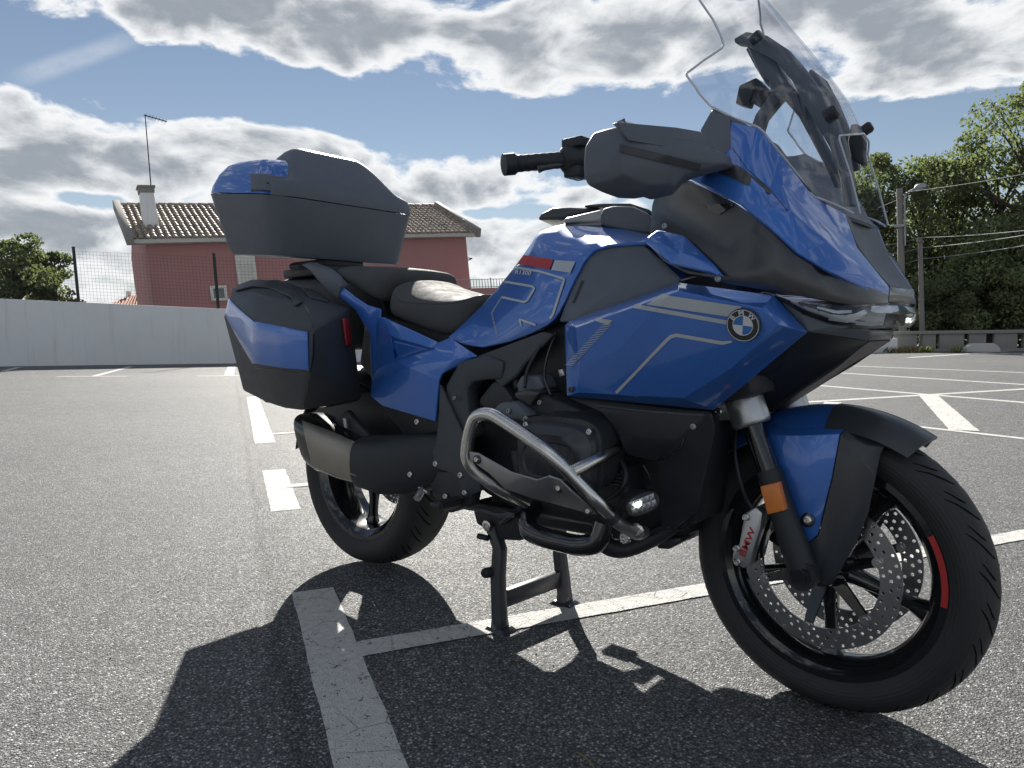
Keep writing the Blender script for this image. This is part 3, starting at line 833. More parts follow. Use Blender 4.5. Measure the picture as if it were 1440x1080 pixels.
pbr('olive_cover', (.10, .13, .055), .5)
pbr('red_reflector', (.30, .018, .022), .25, coat=.4)
pbr('red_paint', (.42, .020, .022), .4)
pbr('amber', (.75, .22, .03), .30, coat=.5, bump=.8, bscale=900)
pbr('groove_black', (.004, .004, .004), .9, spec=.1)
pbr('silver_decal', (.46, .50, .53), .40, .25)
pbr('silver_grey', (.28, .29, .30), .32, .4, coat=.7)
pbr('roundel_white', (.60, .62, .64), .3, coat=.5)
pbr('roundel_blue', (.02, .14, .42), .3, coat=.5)
pbr('roundel_black', (.012, .012, .014), .25, coat=.6)
pbr('screen_edge', (.48, .52, .58), .25, 0.0, coat=1.0)
def mat_clear(name, tint, gain, rough=.02):
    m, t, b = material(name); t.n.remove(b)
    out = [n for n in t.n if n.type == 'OUTPUT_MATERIAL'][0]
    tr = t.new('ShaderNodeBsdfTransparent'); tr.inputs[0].default_value = tint+(1,)
    gl = t.new('ShaderNodeBsdfGlossy'); gl.inputs['Roughness'].default_value = rough
    fr = t.new('ShaderNodeLayerWeight'); fr.inputs[0].default_value = .5
    mx = t.new('ShaderNodeMixShader'); fac = t.math('POWER', fr.outputs['Facing'], 4.0); fac = t.math('MULTIPLY_ADD', fac, gain, .035); t.l.new(fac, mx.inputs[0]); t.l.new(tr.outputs[0], mx.inputs[1]); t.l.new(gl.outputs[0], mx.inputs[2])
    t.l.new(mx.outputs[0], out.inputs[0]); return m
mat_clear('screen_glass', (.95, .955, .965), .30)
mat_clear('lens_clear', (.95, .96, .97), .10, .02)
def mat_tyre():
    m, t, b = material('tyre_rubber')
    tc = t.new('ShaderNodeTexCoord'); sp = t.new('ShaderNodeSeparateXYZ'); t.l.new(tc.outputs['Object'], sp.inputs[0])
    x, y, z = sp.outputs
    ang = t.math('ARCTAN2', z, x); ay = t.math('ABSOLUTE', y)
    ph = t.math('ADD', t.math('MULTIPLY', ang, 30/math.pi*2), t.math('MULTIPLY', ay, 55))
    w = t.math('ABSOLUTE', t.math('SINE', ph))
    groove = t.math('MULTIPLY', t.smooth(w, .0, .22, 1.0, 0.0), t.math('MULTIPLY', t.smooth(ay, .006, .012), t.smooth(ay, .044, .052, 1.0, 0.0)))
    rad = t.math('SQRT', t.math('ADD', t.math('MULTIPLY', x, x), t.math('MULTIPLY', z, z)))
    rings = t.math('MULTIPLY', t.math('SINE', t.math('MULTIPLY', rad, 900)), t.smooth(rad, .262, .255, 0.0, .12) if False else .05)
    h = t.math('ADD', t.math('MULTIPLY', groove, 0.0), rings)
    n = t.noise(tc.outputs['Object'], 9, 5, .6)
    c = t.mixc(n, (.022, .023, .025, 1), (.036, .037, .040, 1))
    c = t.mixc(t.math('MULTIPLY', groove, 0.0), c, (.004, .004, .004, 1))
    t.l.new(c, b.inputs['Base Color']); b.inputs['Roughness'].default_value = .62; b.inputs['Specular IOR Level'].default_value = .35
    bp = t.new('ShaderNodeBump'); bp.inputs['Strength'].default_value = 1.0; bp.inputs['Distance'].default_value = .004
    t.l.new(h, bp.inputs['Height']); t.l.new(bp.outputs[0], b.inputs['Normal']); return m
mat_tyre()
def mat_lit(name, col, strength):
    m, t, b = material(name); b.inputs['Base Color'].default_value = (.7, .7, .7, 1); b.inputs['Roughness'].default_value = .2
    b.inputs['Emission Color'].default_value = col+(1,); b.inputs['Emission Strength'].default_value = strength; return m
mat_lit('fog_lamp_lit', (.85, 1.0, .85), 1.2)

BIKE = empty('touring_motorcycle', (0, 0, 0))
tag(BIKE, 'blue and black touring motorcycle with top case and panniers on its centre stand', 'motorcycle')
B = BIKE
def V(x, y, z): return Vector((x, y, z))
def pl(pts): return [P(*p) for p in pts]
def bvh(*objs):
    vs, fs = [], []
    for o in objs:
        k = len(vs); vs += [o.matrix_world @ v.co for v in o.data.vertices]; fs += [tuple(i+k for i in p.vertices) for p in o.data.polygons]
    return BVHTree.FromPolygons(vs, fs)
def cast(tree, px, py, off=.0012):
    h = tree.ray_cast(CAM, ray(px, py).normalized())
    if h[0] is None: h = tree.find_nearest(CAM+ray(px, py).normalized()*1.6)
    n = h[1]
    if n.dot(ray(px, py)) > 0: n = -n
    return h[0]+n*off
def decal(name, pts, tgt, mat, parent, w=None, step=2.5, off=.0018):
    """printed stripe: centre line of pixels with a width, laid on the panel"""
    path = [Vector((p[0], p[1])) for p in pts]; ws = [p[2] if len(p) > 2 else w for p in pts]
    v = []; T = bvh(tgt) if not isinstance(tgt, BVHTree) else tgt
    q = []
    for i in range(len(path)-1):
        n = max(1, int((path[i+1]-path[i]).length/step))
        for k in range(n): q.append((path[i].lerp(path[i+1], k/n), ws[i]+(ws[i+1]-ws[i])*k/n))
    q.append((path[-1], ws[-1]))
    for i, (p, ww) in enumerate(q):
        t = (q[min(i+1, len(q)-1)][0]-q[max(i-1, 0)][0]).normalized(); n = Vector((-t.y, t.x))
        for s in (-.5, -.17, .17, .5):
            a = p+n*ww*s; v.append(cast(T, a.x, a.y, off))
    return mesh(name, v, grid_faces(len(q), 4), mat, parent, recalc=True, ang=80)
def decal_quad(name, q, tgt, mat, parent, nu=8, nv=3, off=.0018):
    nu *= 3; nv *= 2
    T = bvh(tgt) if not isinstance(tgt, BVHTree) else tgt; v = []
    a, b, c, d = [Vector(p) for p in q]
    for i in range(nu+1):
        for j in range(nv+1):
            p = a.lerp(b, i/nu).lerp(d.lerp(c, i/nu), j/nv); v.append(cast(T, p.x, p.y, off))
    return mesh(name, v, grid_faces(nu+1, nv+1), mat, parent, ang=80)
def text_mesh(s, size=1.0, ext=0.0, shear=0.0, width=1.0):
    cu = bpy.data.curves.new('t', 'FONT'); cu.body = s; cu.size = size; cu.align_x = 'CENTER'; cu.align_y = 'CENTER'; cu.extrude = ext; cu.shear = shear; cu.offset = .018*size
    o = bpy.data.objects.new('t', cu); COL.objects.link(o); dg = bpy.context.evaluated_depsgraph_get(); dg.update()
    me = bpy.data.meshes.new_from_object(o.evaluated_get(dg)); bpy.data.objects.remove(o); bpy.data.curves.remove(cu)
    return me
def bolt(c, n, r=.006, mat='steel', parent=None, h=.005, name='bolt'):
    c = Vector(c); n = Vector(n).normalized(); mb = MB(); a = n.orthogonal().normalized(); b = n.cross(a)
    prof = [(0, 1.0), (h*.7, 1.0), (h, .8), (h, .5), (h*.5, .45)]
    v = []; N = 10
    for (d, k) in prof: v += [c+n*d+(a*math.cos(6.283*i/N)+b*math.sin(6.283*i/N))*r*k for i in range(N)]
    f = grid_faces(len(prof), N, True)+[tuple(len(v)-N+i for i in range(N))]
    return mesh(name, v, f, MAT[mat], parent or B, ang=40)

# ------------------------------------------------------------------ wheels
def wheel(name, c, steer, rr, tw, rimw, nspoke, spoke_rot, discs, disc_r):
    hub = None
    hw = rimw/2
    prof = [(-hw-.004, .229), (-hw-.004, .2165), (-hw+.004, .209), (-hw+.014, .196), (-hw*.3, .190), (hw*.3, .190), (hw-.014, .196), (hw-.004, .209), (hw+.004, .2165), (hw+.004, .229), (hw-.006, .222), (hw*.5, .206), (-hw*.5, .206), (-hw+.006, .222)]
    N = 96; v = []; f = []; m_ = len(prof)
    for k in range(N):
        a = 2*math.pi*k/N
        for (h, r) in prof: v.append(V(r*math.cos(a), h, r*math.sin(a)))
    for k in range(N):
        for j in range(m_):
            f.append((k*m_+j, k*m_+(j+1) % m_, ((k+1) % N)*m_+(j+1) % m_, ((k+1) % N)*m_+j))
    mb = MB(); mb.add(v, f)
    o = mb.build(name, MAT['gloss_black'], B, ang=40)
    o.location = c; o.rotation_euler = (0, 0, steer)
    for k in range(nspoke):
        a = spoke_rot+2*math.pi*k/nspoke; mb = MB()
        d = V(math.cos(a), 0, math.sin(a)); t = V(-math.sin(a), 0, math.cos(a))
        rings = []
        for (r, wt, th, off) in ((.030, .032, .052, 0), (.060, .024, .040, 0), (.110, .019, .030, .004), (.160, .020, .028, .006), (.185, .034, .034, .006), (.200, .062, .040, .004)):
            cc = d*r+V(0, off, 0)
            rings.append(ring(cc, t, V(0, 1, 0), wt*.62, th*.55, 12, 3.2))
        s = loft('spoke', rings, MAT['gloss_black'], o, ang=50)
    mb = MB()
    hubp = [(-.062, .018), (-.062, .034), (-.045, .040), (-.03, .045), (.03, .045), (.045, .040), (.062, .034), (.062, .018)]
    rev('hub', hubp, MAT['gloss_black'], o, n=28)
    w = tw/2; sh = rr-.30
    tp = [(-hw+.002, .218), (-hw-.005, .232), (-w*.96, .245), (-w, .258+sh*.4), (-w*.97, .268+sh*.7), (-w*.86, .279+sh), (-w*.66, .2895+sh), (-w*.4, .2965+sh), (-w*.15, .2995+sh), (0, .30+sh)]
    tp = tp+[(-h, r) for (h, r) in reversed(tp[:-1])]
    tp = tp+[(hw*.6, .206), (-hw*.6, .206)]
    rev('tyre', tp, MAT['tyre_rubber'], o, n=120, closed=True, ang=60)
    for y in discs: brake_disc(y, o, disc_r)
    return o
def brake_disc(y, parent, ro):
    ri = ro-.040; rows = 3; na = 46; v = []; f = []
    # drilled ring: every cell is a quad ring round an octagonal hole
    dr = (ro-ri)/rows
    for r in range(rows):
        for k in range(na):
            a0 = 2*math.pi*(k+(.5 if r % 2 else 0)+(.0))/na; da = 2*math.pi/na; rc = ri+dr*(r+.5)
            base = len(v); q = []
            for i in range(8):
                u = [(-.5, -.5), (0, -.5), (.5, -.5), (.5, 0), (.5, .5), (0, .5), (-.5, .5), (-.5, 0)][i]
                rad = rc+u[1]*dr; an = a0+u[0]*da; v.append(V(rad*math.cos(an), 0, rad*math.sin(an)))
            hr = .0038 if (k*3+r) % 7 else 0
            for i in range(8):
                an = math.pi*(1.25+.25*i); h = hr or .0001
                p = V(rc*math.cos(a0), 0, rc*math.sin(a0)); er = V(math.cos(a0), 0, math.sin(a0)); et = V(-math.sin(a0), 0, math.cos(a0))
                v.append(p+et*(h*math.cos(an))+er*(h*math.sin(an)))
            for i in range(8): f.append((base+i, base+(i+1) % 8, base+8+(i+1) % 8, base+8+i))
            if not hr: f.append(tuple(base+8+i for i in range(8)))
    me = clean(v, f); bm = bmesh.new(); bm.from_mesh(me); bmesh.ops.remove_doubles(bm, verts=bm.verts, dist=1e-5)
    bmesh.ops.recalc_face_normals(bm, faces=bm.faces); bm.to_mesh(me); bm.free()
    o = link('brake_disc', me, MAT['disc_steel'], parent); o.location = (0, y, 0)
    s = o.modifiers.new('t', 'SOLIDIFY'); s.thickness = .0048; s.offset = 0; bake(o)
    for p in o.data.polygons: p.use_smooth = False
    mb = MB(); sg = 1 if y < 0 else -1; yi = y*.6
    for k in range(6):
        a = .35+2*math.pi*k/6; d = V(math.cos(a), 0, math.sin(a)); t = V(-math.sin(a), 0, math.cos(a))
        q = lambda r, w, yy: [d*r-t*w+V(0, yy-.004, 0), d*r+t*w+V(0, yy-.004, 0), d*r+t*w+V(0, yy+.004, 0), d*r-t*w+V(0, yy+.004, 0)]
        mb.hexa(q(.035, .014, yi), q(ri+.006, .008, y))
    mb.build('disc_carrier', MAT['gloss_black'], parent, ang=40)
    for k in range(6):
        a = .35+2*math.pi*k/6; d = V(math.cos(a), 0, math.sin(a)); mb = MB()
        mb.cyl(d*(ri+.003)+V(0, y-.006*1, 0), d*(ri+.003)+V(0, y+.006, 0), .0105, 16)
        mb.cyl(d*(ri+.003)+V(0, y-.0085, 0), d*(ri+.003)+V(0, y+.0085, 0), .006, 12)
        mb.build('disc_rivet', MAT['steel'], parent, ang=40)
FW = wheel('front_wheel', V(.75, 0, .30), -.0657, .30, .12, .092, 5, .95, (-.066, .066), .157)
RW = wheel('rear_wheel', V(-.75, 0, .334), 0, .32, .19, .152, 5, -1.75, (.09,), .14)
# red stripe on the front rim
v = []
for k in range(19):
    a = R_(-6+34*k/18)
    for (h, r) in ((-.0512, .2288), (-.0518, .2180)): v.append(V(r*math.cos(a), h, r*math.sin(a)))
rs = mesh('rim_stripe', v, grid_faces(19, 2), MAT['red_paint'], FW, solid=.001, recalc=False)

def tread(w, sh, tw, n=26):
    pr = [(-tw*.5, .258+sh*.4), (-tw*.485, .268+sh*.7), (-tw*.43, .279+sh), (-tw*.33, .2895+sh), (-tw*.2, .2965+sh), (-tw*.075, .2995+sh), (0, .30+sh)]
    def rad(y):
        y = -abs(y)
        for (a, b) in zip(pr, pr[1:]):
            if y <= b[0]: return a[1]+(b[1]-a[1])*max(0, (y-a[0])/(b[0]-a[0]))
        return pr[-1][1]
    mb = MB()
    for k in range(n):
        for sg in (-1, 1):
            for (y0, y1, da, off) in ((.06, .42, .20, 0), (.16, .36, .12, .12)):
                v = []; a0 = 2*math.pi*(k+(.5 if sg > 0 else 0))/n+off
                for i in range(9):
                    t = i/8; y = sg*tw*(y0+(y1-y0)*t); a = a0+da*t**1.4; hw_ = .0026*(1-.75*abs(2*t-1)**2)+.0006
                    r = rad(y)+.0006
                    for s in (-1, 1): aa = a+s*hw_/r; v.append(V(r*math.cos(aa), y, r*math.sin(aa)))
                mb.add(v, grid_faces(9, 2))
    o = mb.build('tread_groove_shade', MAT['groove_black'], w, recalc=False); o['kind'] = 'stuff'  # black strips laid on the tread, painting the shade inside its grooves
tread(FW, 0, .12); tread(RW, .02, .19)
# ------------------------------------------------------------------ fork, brake, front mudguard
M_st = Matrix.Rotation(-.0657, 3, 'Z')
def steer(p): p = Vector(p); return V(.75, 0, 0)+M_st @ (p-V(.75, 0, 0))
ft, fb_ = P(1050, 575, -.118), P(1131, 806, -.118)
fd = (fb_-ft).normalized()
def fork(sy):
    s = lambda p: V(p.x, p.y*sy, p.z) if sy == 1 else V(p.x, -p.y, p.z)
    mb = MB(); mb.tube([s(ft-fd*.06), s(ft+fd*.17)], .0215, 20)
    o = mb.build('fork_tube', MAT['gloss_black'], B, ang=50)
    mb = MB(); mb.tube([s(ft+fd*.13), s(ft+fd*.14), s(fb_-fd*.10), s(fb_-fd*.05), s(fb_+fd*.012)], [.024, .0260, .0260, .029, .027], 20)
    mb.cyl(s(fb_+V(0, -.022, 0)), s(fb_+V(0, .03, 0)), .030, 20)
    mb.build('fork_leg', MAT['plastic_black'], B, ang=40)
    mb = MB(); mb.tube([s(ft-fd*.036), s(ft-fd*.03), s(ft+fd*.030), s(ft+fd*.036)], [.034, .040, .040, .036], 24)
    mb.hexa(*bar(s(ft+V(-.062, -.005, -.004)), s(ft+V(.01, .0, 0)), .05, .042))
    mb.build('fork_clamp', MAT['aluminium'], B, ang=40, bevel=.003)
    bolt(s(ft+V(-.048, -.030, -.006)), V(0, -sy, 0), .0085)
fork(1); fork(-1)
mb = MB(); mb.cyl(fb_+V(0, -.026, 0), fb_+V(0, -.016, 0), .021, 6); mb.cyl(fb_+V(0, -.03, 0), fb_+V(0, -.018, 0), .013, 18)
mb.build('axle_nut', MAT['gloss_black'], B)
mb = MB(); mb.cyl(V(.75, -.10, .30), V(.75, .10, .30), .014, 16); mb.build('axle', MAT['steel'], B)
q = [P(1068, 684, -.152), P(1094, 678, -.152), P(1104, 718, -.152), P(1079, 724, -.152)]
mb = MB(); mb.prism(q, V(0, .02, 0)); mb.build('side_reflector', MAT['amber'], B, bevel=.003)
mb = MB(); mb.prism([V(p.x, -p.y, p.z) for p in q], V(0, -.02, 0)); mb.build('side_reflector', MAT['amber'], B, bevel=.003)
# brake calliper
def caliper(sy):
    o1 = [(1063, 713), (1072, 722), (1069, 745), (1060, 772), (1054, 796), (1045, 800), (1029, 789), (1030, 777), (1039, 765), (1043, 742), (1047, 722)]
    pts = [P(x, y, -.140) for (x, y) in o1]
    f = lambda p: V(p.x, p.y*sy, p.z)
    mb = MB(); mb.prism([f(p) for p in pts], V(0, .030*sy, 0)); o = mb.build('brake_caliper', MAT['aluminium'], B, bevel=.004, seg=2)
    mb = MB(); mb.prism([f(p)+V(0, .034*sy, 0)+(V(0, 0, 0)) for p in pts], V(0, .05*sy, 0)); c = mb.build('caliper_body', MAT['gloss_black'], o, bevel=.004)
    for (x, y) in ((1049, 727), (1037, 790), (1036, 771)):
        p = f(P(x, y, -.141)); bolt(p, V(0, -sy, 0), .0075, 'steel', o)
    if sy == 1:
        me = text_mesh('BMW', 1.0, 0.0)
        a = P(1043, 782, -.1412); b_ = P(1059, 743, -.1412); ux = (b_-a); L = ux.length; ux.normalize(); uy = V(0, 1, 0).cross(ux)*-1
        if uy.x > 0: uy = -uy
        xs = [v.co.x for v in me.vertices]; ys = [v.co.y for v in me.vertices]; k = L/(max(xs)-min(xs)); ky = .0135/(max(ys)-min(ys))
        mid = P(1051, 763, -.1412)
        vv = [mid+ux*(v.co.x*k)+uy*(v.co.y*ky) for v in me.vertices]
        mesh('lettering', vv, [tuple(p.vertices) for p in me.polygons], MAT['red_paint'], o, recalc=False)
    return o
caliper(1); caliper(-1)
mb = MB(); mb.tube(smooth_path(pl([(1036, 600, -.10), (1034, 640, -.13), (1042, 680, -.14), (1052, 705, -.13), (1060, 715, -.13)])), .004, 8); mb.build('brake_hose', MAT['plastic_black'], B, ang=60)
# mudguard
def arch(a0, a1, ro, hw, drop, n=16, m_=9, flare=0.0):
    rows = []
    for i in range(n+1):
        a = R_(a0+(a1-a0)*i/n); row = []
        wv = hw*(1+flare*i/n)
        for j in range(m_):
            s = -1+2*j/(m_-1); r = ro-drop*abs(s)**2.4
            row.append(V(.75+r*math.cos(a), s*wv, .30+r*math.sin(a)))
        rows.append(row)
    return rows
rows = arch(88, 128, .335, .082, .040)
patch('front_mudguard', rows, MAT['blue_paint'], B, .004, V(0, 0, 1), False, ang=50)
fm = [o for o in B.children if o.name.startswith('front_mudguard')][0]
rows = arch(58, 88.5, .3365, .083, .042, flare=.02)
rows[0] = [p+V(.010, 0, -.006)*(1-abs(-1+2*j/8)) for j, p in enumerate(rows[0])]
patch('mudguard_tip', rows, MAT['satin_panel'], fm, .004, V(0, 0, 1), False, ang=50)
rows = arch(127, 172, .3345, .080, .035); patch('mudguard_rear', rows, MAT['plastic_black'], fm, .004, V(0, 0, 1), False, ang=50)
# side of the mudguard: blue wedge and black wedge reaching down to the axle
v = pl([(1076, 588, -.050), (1079, 612, -.098), (1094, 673, -.104), (1113, 719, -.106), (1135, 765, -.106), (1150, 752, -.106), (1170, 670, -.104), (1181, 610, -.096), (1212, 581, -.025), (1160, 575, -.025), (1128, 612, -.103), (1132, 690, -.110)])
f = [(0, 1, 10, 9), (9, 10, 7, 8), (1, 2, 11, 10), (10, 11, 6, 7), (2, 3, 11), (3, 4, 11), (4, 5, 11), (5, 6, 11)]
ms = sheet('mudguard_side', v, f, MAT['blue_paint'], fm, .004, both=False, bevel=.003, ang=30); 
v2 = pl([(1212, 580, -.028), (1182, 610, -.099), (1171, 670, -.107), (1151, 752, -.109), (1136, 766, -.109), (1141, 800, -.110), (1155, 822, -.108), (1180, 806, -.106), (1206, 760, -.102), (1221, 722, -.098), (1232, 670, -.094), (1239, 636, -.090), (1258, 600, -.030), (1195, 700, -.110), (1205, 640, -.104), (1165, 775, -.112)])
f2 = [(0, 1, 14, 12), (1, 2, 13, 14), (2, 3, 15, 13), (3, 4, 5, 15), (5, 6, 15), (6, 7, 15), (7, 8, 13, 15), (8, 9, 13), (9, 10, 14, 13), (10, 11, 12, 14)]
mf = sheet('mudguard_bracket', v2, f2, MAT['satin_panel'], fm, .005, both=False, bevel=.003, ang=30)
for o in (ms, mf): mir(o)
bolt(cast(bvh(ms), 1136, 731), V(-.2, -1, .1), .010, 'steel', fm)
bolt(cast(bvh(ms), 1136, 731, .0005), V(-.2, -1, .1), .015, 'gloss_black', fm, .003)

# ------------------------------------------------------------------ flank fairing (blue) with stripes and roundel
fv = pl([(794, 458, -.318), (801, 451, -.318), (952, 397, -.305), (1088, 415, -.300), (1136, 467, -.275), (1004, 577, -.262), (797, 557, -.320)])
fp0, fp1, fp2 = P(812, 518, -.345), P(1072, 434, -.356), P(960, 558, -.322)       # main plane of the panel
fpn = (fp1-fp0).cross(fp2-fp0).normalized()
def on_plane(px, py, o, n, off=0.0):
    r = ray(px, py); p = CAM+r*((o-CAM).dot(n)/r.dot(n)); return p+V(0, off, 0)
fv += [on_plane(x, y, fp0, fpn, o_) for (x, y, o_) in ((1072, 434, 0), (1095, 457, .004), (1031, 516, 0), (955, 409, 0), (806, 461, .010), (812, 518, .008), (870, 491, 0), (940, 416, 0), (807, 552, .012), (960, 560, .004), (930, 500, 0))]
ff = [(0, 11, 1), (1, 11, 10, 2), (2, 10, 7, 3), (3, 7, 8, 4), (4, 8, 9, 5), (0, 6, 15, 12), (0, 12, 11), (6, 5, 16, 15), (5, 9, 16), (11, 12, 13, 14), (11, 14, 10), (10, 14, 17), (10, 17, 7), (14, 13, 17), (7, 17, 9), (7, 9, 8), (17, 16, 9), (12, 15, 13), (13, 15, 16), (13, 16, 17)]
flank = sheet('flank_fairing', fv, ff, MAT['blue_paint'], B, .010, both=True, bevel=.010, seg=3, ang=20, bang=4)
TF = bvh(flank); SD = MAT['silver_decal']
decal_quad('stripe', [(932, 414), (1044, 431), (1024, 445), (910, 428)], TF, SD, flank, 14, 3)
decal('stripe', [(892, 430), (1022, 453)], TF, SD, flank, 6)
decal('stripe', [(867, 552, 4), (938, 478, 4.5), (944, 473, 5), (952, 471, 5), (1016, 482, 5), (1030, 480, 3)], TF, SD, flank, 4)
decal_quad('stripe', [(840, 447), (862, 450), (856, 457), (834, 450)], TF, SD, flank, 5, 2)
v, f = [], []
for k in range(27):                                     # ladder of fine bars
    t = k/26; c = Vector((855, 456)).lerp(Vector((800, 515)), t); w = 6.0-1.0*t; kk = len(v)
    for (dx, dy) in ((-w, -.9), (w, .5), (w, 1.5), (-w, .1)): v.append(cast(TF, c.x+dx, c.y+dy*.9, .0035))
    f.append((kk, kk+1, kk+2, kk+3))
o = mesh('stripe_ladder', v, f, SD, flank, recalc=False); o['kind'] = 'stuff'
def roundel(px, py, rp, T, parent):
    c = cast(T, px, py, .002); e = cast(T, px+14, py+2, .002)-cast(T, px-20, py, .002); g = cast(T, px, py-14, .002)-cast(T, px, py+20, .002)
    n = e.cross(g).normalized()
    if n.dot(CAM-c) < 0: n = -n
    up = (V(0, 0, 1)-n*n.z).normalized(); rt = up.cross(n).normalized()
    R0 = (cast(T, px, py-rp, .002)-cast(T, px, py+rp, .002)).length/2; c = c+n*.002
    def disc(name, r0, r1, h0, mat, par, a0=0, a1=360, n_=48):
        v = []; k = max(3, int(n_*(a1-a0)/360))
        for i in range(k+1):
            a = R_(a0+(a1-a0)*i/k); d = rt*math.cos(a)+up*math.sin(a)
            v += [c+d*r0+n*h0, c+d*r1+n*h0]
        return mesh(name, v, grid_faces(k+1, 2), MAT[mat], par, recalc=False)
    v = []
    prof = [(1.0, -.001), (1.0, .0025), (.96, .0040), (.02, .0044)]
    for (k, h) in prof: v += [c+(rt*math.cos(6.283*i/48)+up*math.sin(6.283*i/48))*R0*k+n*h for i in range(48)]
    o = mesh('roundel', v, grid_faces(4, 48, True), MAT['roundel_black'], parent, ang=50)
    o['label'] = 'round badge with blue and white quarters and a black ring'
    disc('ring', R0*.90, R0*.94, .0049, 'roundel_white', o); disc('ring', R0*.56, R0*.60, .0049, 'roundel_white', o)
    tilt = -8
    for q_ in range(4): disc('quarter', 0.0, R0*.56, .0049, 'roundel_white' if q_ % 2 == 0 else 'roundel_blue', o, tilt+90*q_, tilt+90*q_+90)
    for ch, a in (('B', 140), ('M', 92), ('W', 42)):
        me = text_mesh(ch, R0*.46); d = rt*math.cos(R_(a))+up*math.sin(R_(a)); tx = rt*math.sin(R_(a))-up*math.cos(R_(a))
        vv = [c+d*(R0*.745)+n*.0049+tx*v.co.x*1.0+d*v.co.y for v in me.vertices]
        mesh('letter', vv, [tuple(p.vertices) for p in me.polygons], MAT['roundel_white'], o, recalc=False)
roundel(1047, 456, 23.5, TF, flank)

# ------------------------------------------------------------------ tank
tv = pl([(630, 474, -.165), (672, 498, -.185), (763, 464, -.236), (781, 449, -.246), (792, 430, -.250), (822, 358, -.255), (847, 342, -.258), (922, 340, -.262),
         (930, 330, -.215), (845, 317, -.150), (790, 317, -.135), (767, 321, -.130), (753, 329, -.130), (749, 340, -.132), (725, 375, -.138), (678, 431, -.118),
         (788, 348, -.205), (756, 344, -.170), (820, 326, -.185), (775, 425, -.238), (765, 421, -.225), (724, 455, -.222), (756, 400, -.215)])
tf = [(0, 1, 15), (1, 21, 15), (1, 2, 21), (2, 19, 21), (2, 3, 19), (3, 4, 19), (4, 5, 16, 19), (5, 6, 18, 16), (6, 7, 8, 18), (8, 9, 18), (9, 10, 18), (10, 11, 17, 18), (18, 17, 16), (11, 12, 17), (12, 13, 17), (13, 14, 22, 17), (17, 22, 16), (22, 19, 16), (14, 15, 22), (15, 21, 20, 22), (20, 21, 19), (20, 19, 22)]
tank = sheet('tank_side', tv, tf, MAT['blue_paint'], B, .008, both=True, sub=1, bevel=.003, ang=28, bang=40)
TT = bvh(tank)
decal_quad('stripe', [(737, 359), (779, 365), (774, 379), (728, 371)], TT, MAT['red_paint'], tank, 10, 3)
decal_quad('stripe', [(781, 366), (810, 368), (803, 384), (776, 380)], TT, SD, tank, 6, 3)
decal('stripe', [(724, 376), (760, 382), (790, 391), (794, 393), (792, 400), (783, 428), (778, 443), (774, 448)], TT, SD, tank, 3.2)
decal('stripe', [(708, 396), (749, 403), (752, 406), (742, 423), (738, 425), (706, 418)], TT, SD, tank, 3.2)
decal('stripe', [(734, 459, 1.5), (731, 449, 3), (754, 457, 3.2)], TT, SD, tank, 3)
v, f = [], []
for k in range(34):
    t = k/33; c = Vector((706, 418)).lerp(Vector((692, 440)), t*2) if t < .5 else Vector((692, 440)).lerp(Vector((699, 470)), (t-.5)*2)
    kk = len(v)
    for (dx, dy) in ((-1.2, -.35), (1.2, -.35), (1.2, .35), (-1.2, .35)): v.append(cast(TT, c.x+dx, c.y+dy))
    f.append((kk, kk+1, kk+2, kk+3))
o = mesh('stripe_dots', v, f, SD, tank, recalc=False); o['kind'] = 'stuff'
me = text_mesh('R1300', 1.0, shear=.25); xs = [v.co.x for v in me.vertices]; ys = [v.co.y for v in me.vertices]
k = 23/(max(xs)-min(xs)); ky = 6.2/(max(ys)-min(ys))
vv = [cast(TT, 735.5+v.co.x*k, 383.5+v.co.x*k*.10-v.co.y*ky, .0015) for v in me.vertices]
mesh('model_lettering', vv, [tuple(p.vertices) for p in me.polygons], MAT['roundel_white'], tank, recalc=False)
# silver-grey tank centre between the blue sides, grazing reflection painted into its colour
rows = []
for (px, py, Y, zc) in ((678, 431, -.118, .890), (725, 375, -.138, .978), (749, 340, -.132, 1.040), (757, 327, -.128, 1.066), (790, 317, -.132, 1.074), (845, 316, -.145, 1.070)):
    e = P(px, py, Y); rows.append([e, V(e.x-.012, e.y*.6, e.z+(zc-e.z)*.75+.004), V(e.x-.02, 0, zc), V(e.x-.012, -e.y*.6, e.z+(zc-e.z)*.75+.004), V(e.x, -e.y, e.z)])
patch('tank_centre', rows, MAT['silver_grey'], B, .006, V(-.5, 0, 1), False, sub=1, ang=45)
# covers on top of the tank
def hood(name, top, Yn, depth, h, mat, both=False):
    """low shell: near outline pixels at Yn, going back across by depth"""
    a = [P(x, y, Yn) for (x, y) in top]
    mb = MB(); mb.prism(a, V(-depth*.35, depth, h)); o = mb.build(name, MAT[mat], B, bevel=.008, seg=3, ang=30); return o
hood('storage_lid', [(789, 313), (795, 306), (846, 294), (852, 300), (846, 314)], -.125, .25, .004, 'silver_grey')
hood('tank_bag_rail', [(755, 309), (760, 300), (776, 292), (800, 291), (842, 293), (790, 309)], -.04, .16, 0.0, 'satin_panel')
hood('speaker_box', [(844, 316), (843, 302), (848, 292), (862, 289), (890, 290), (914, 301), (924, 332), (880, 326)], -.165, .10, .0, 'plastic_slate')
hood('dash_ledge', [(819, 290), (824, 288), (850, 286), (886, 286), (914, 295), (914, 300), (860, 292)], -.05, .12, .0, 'satin_panel')

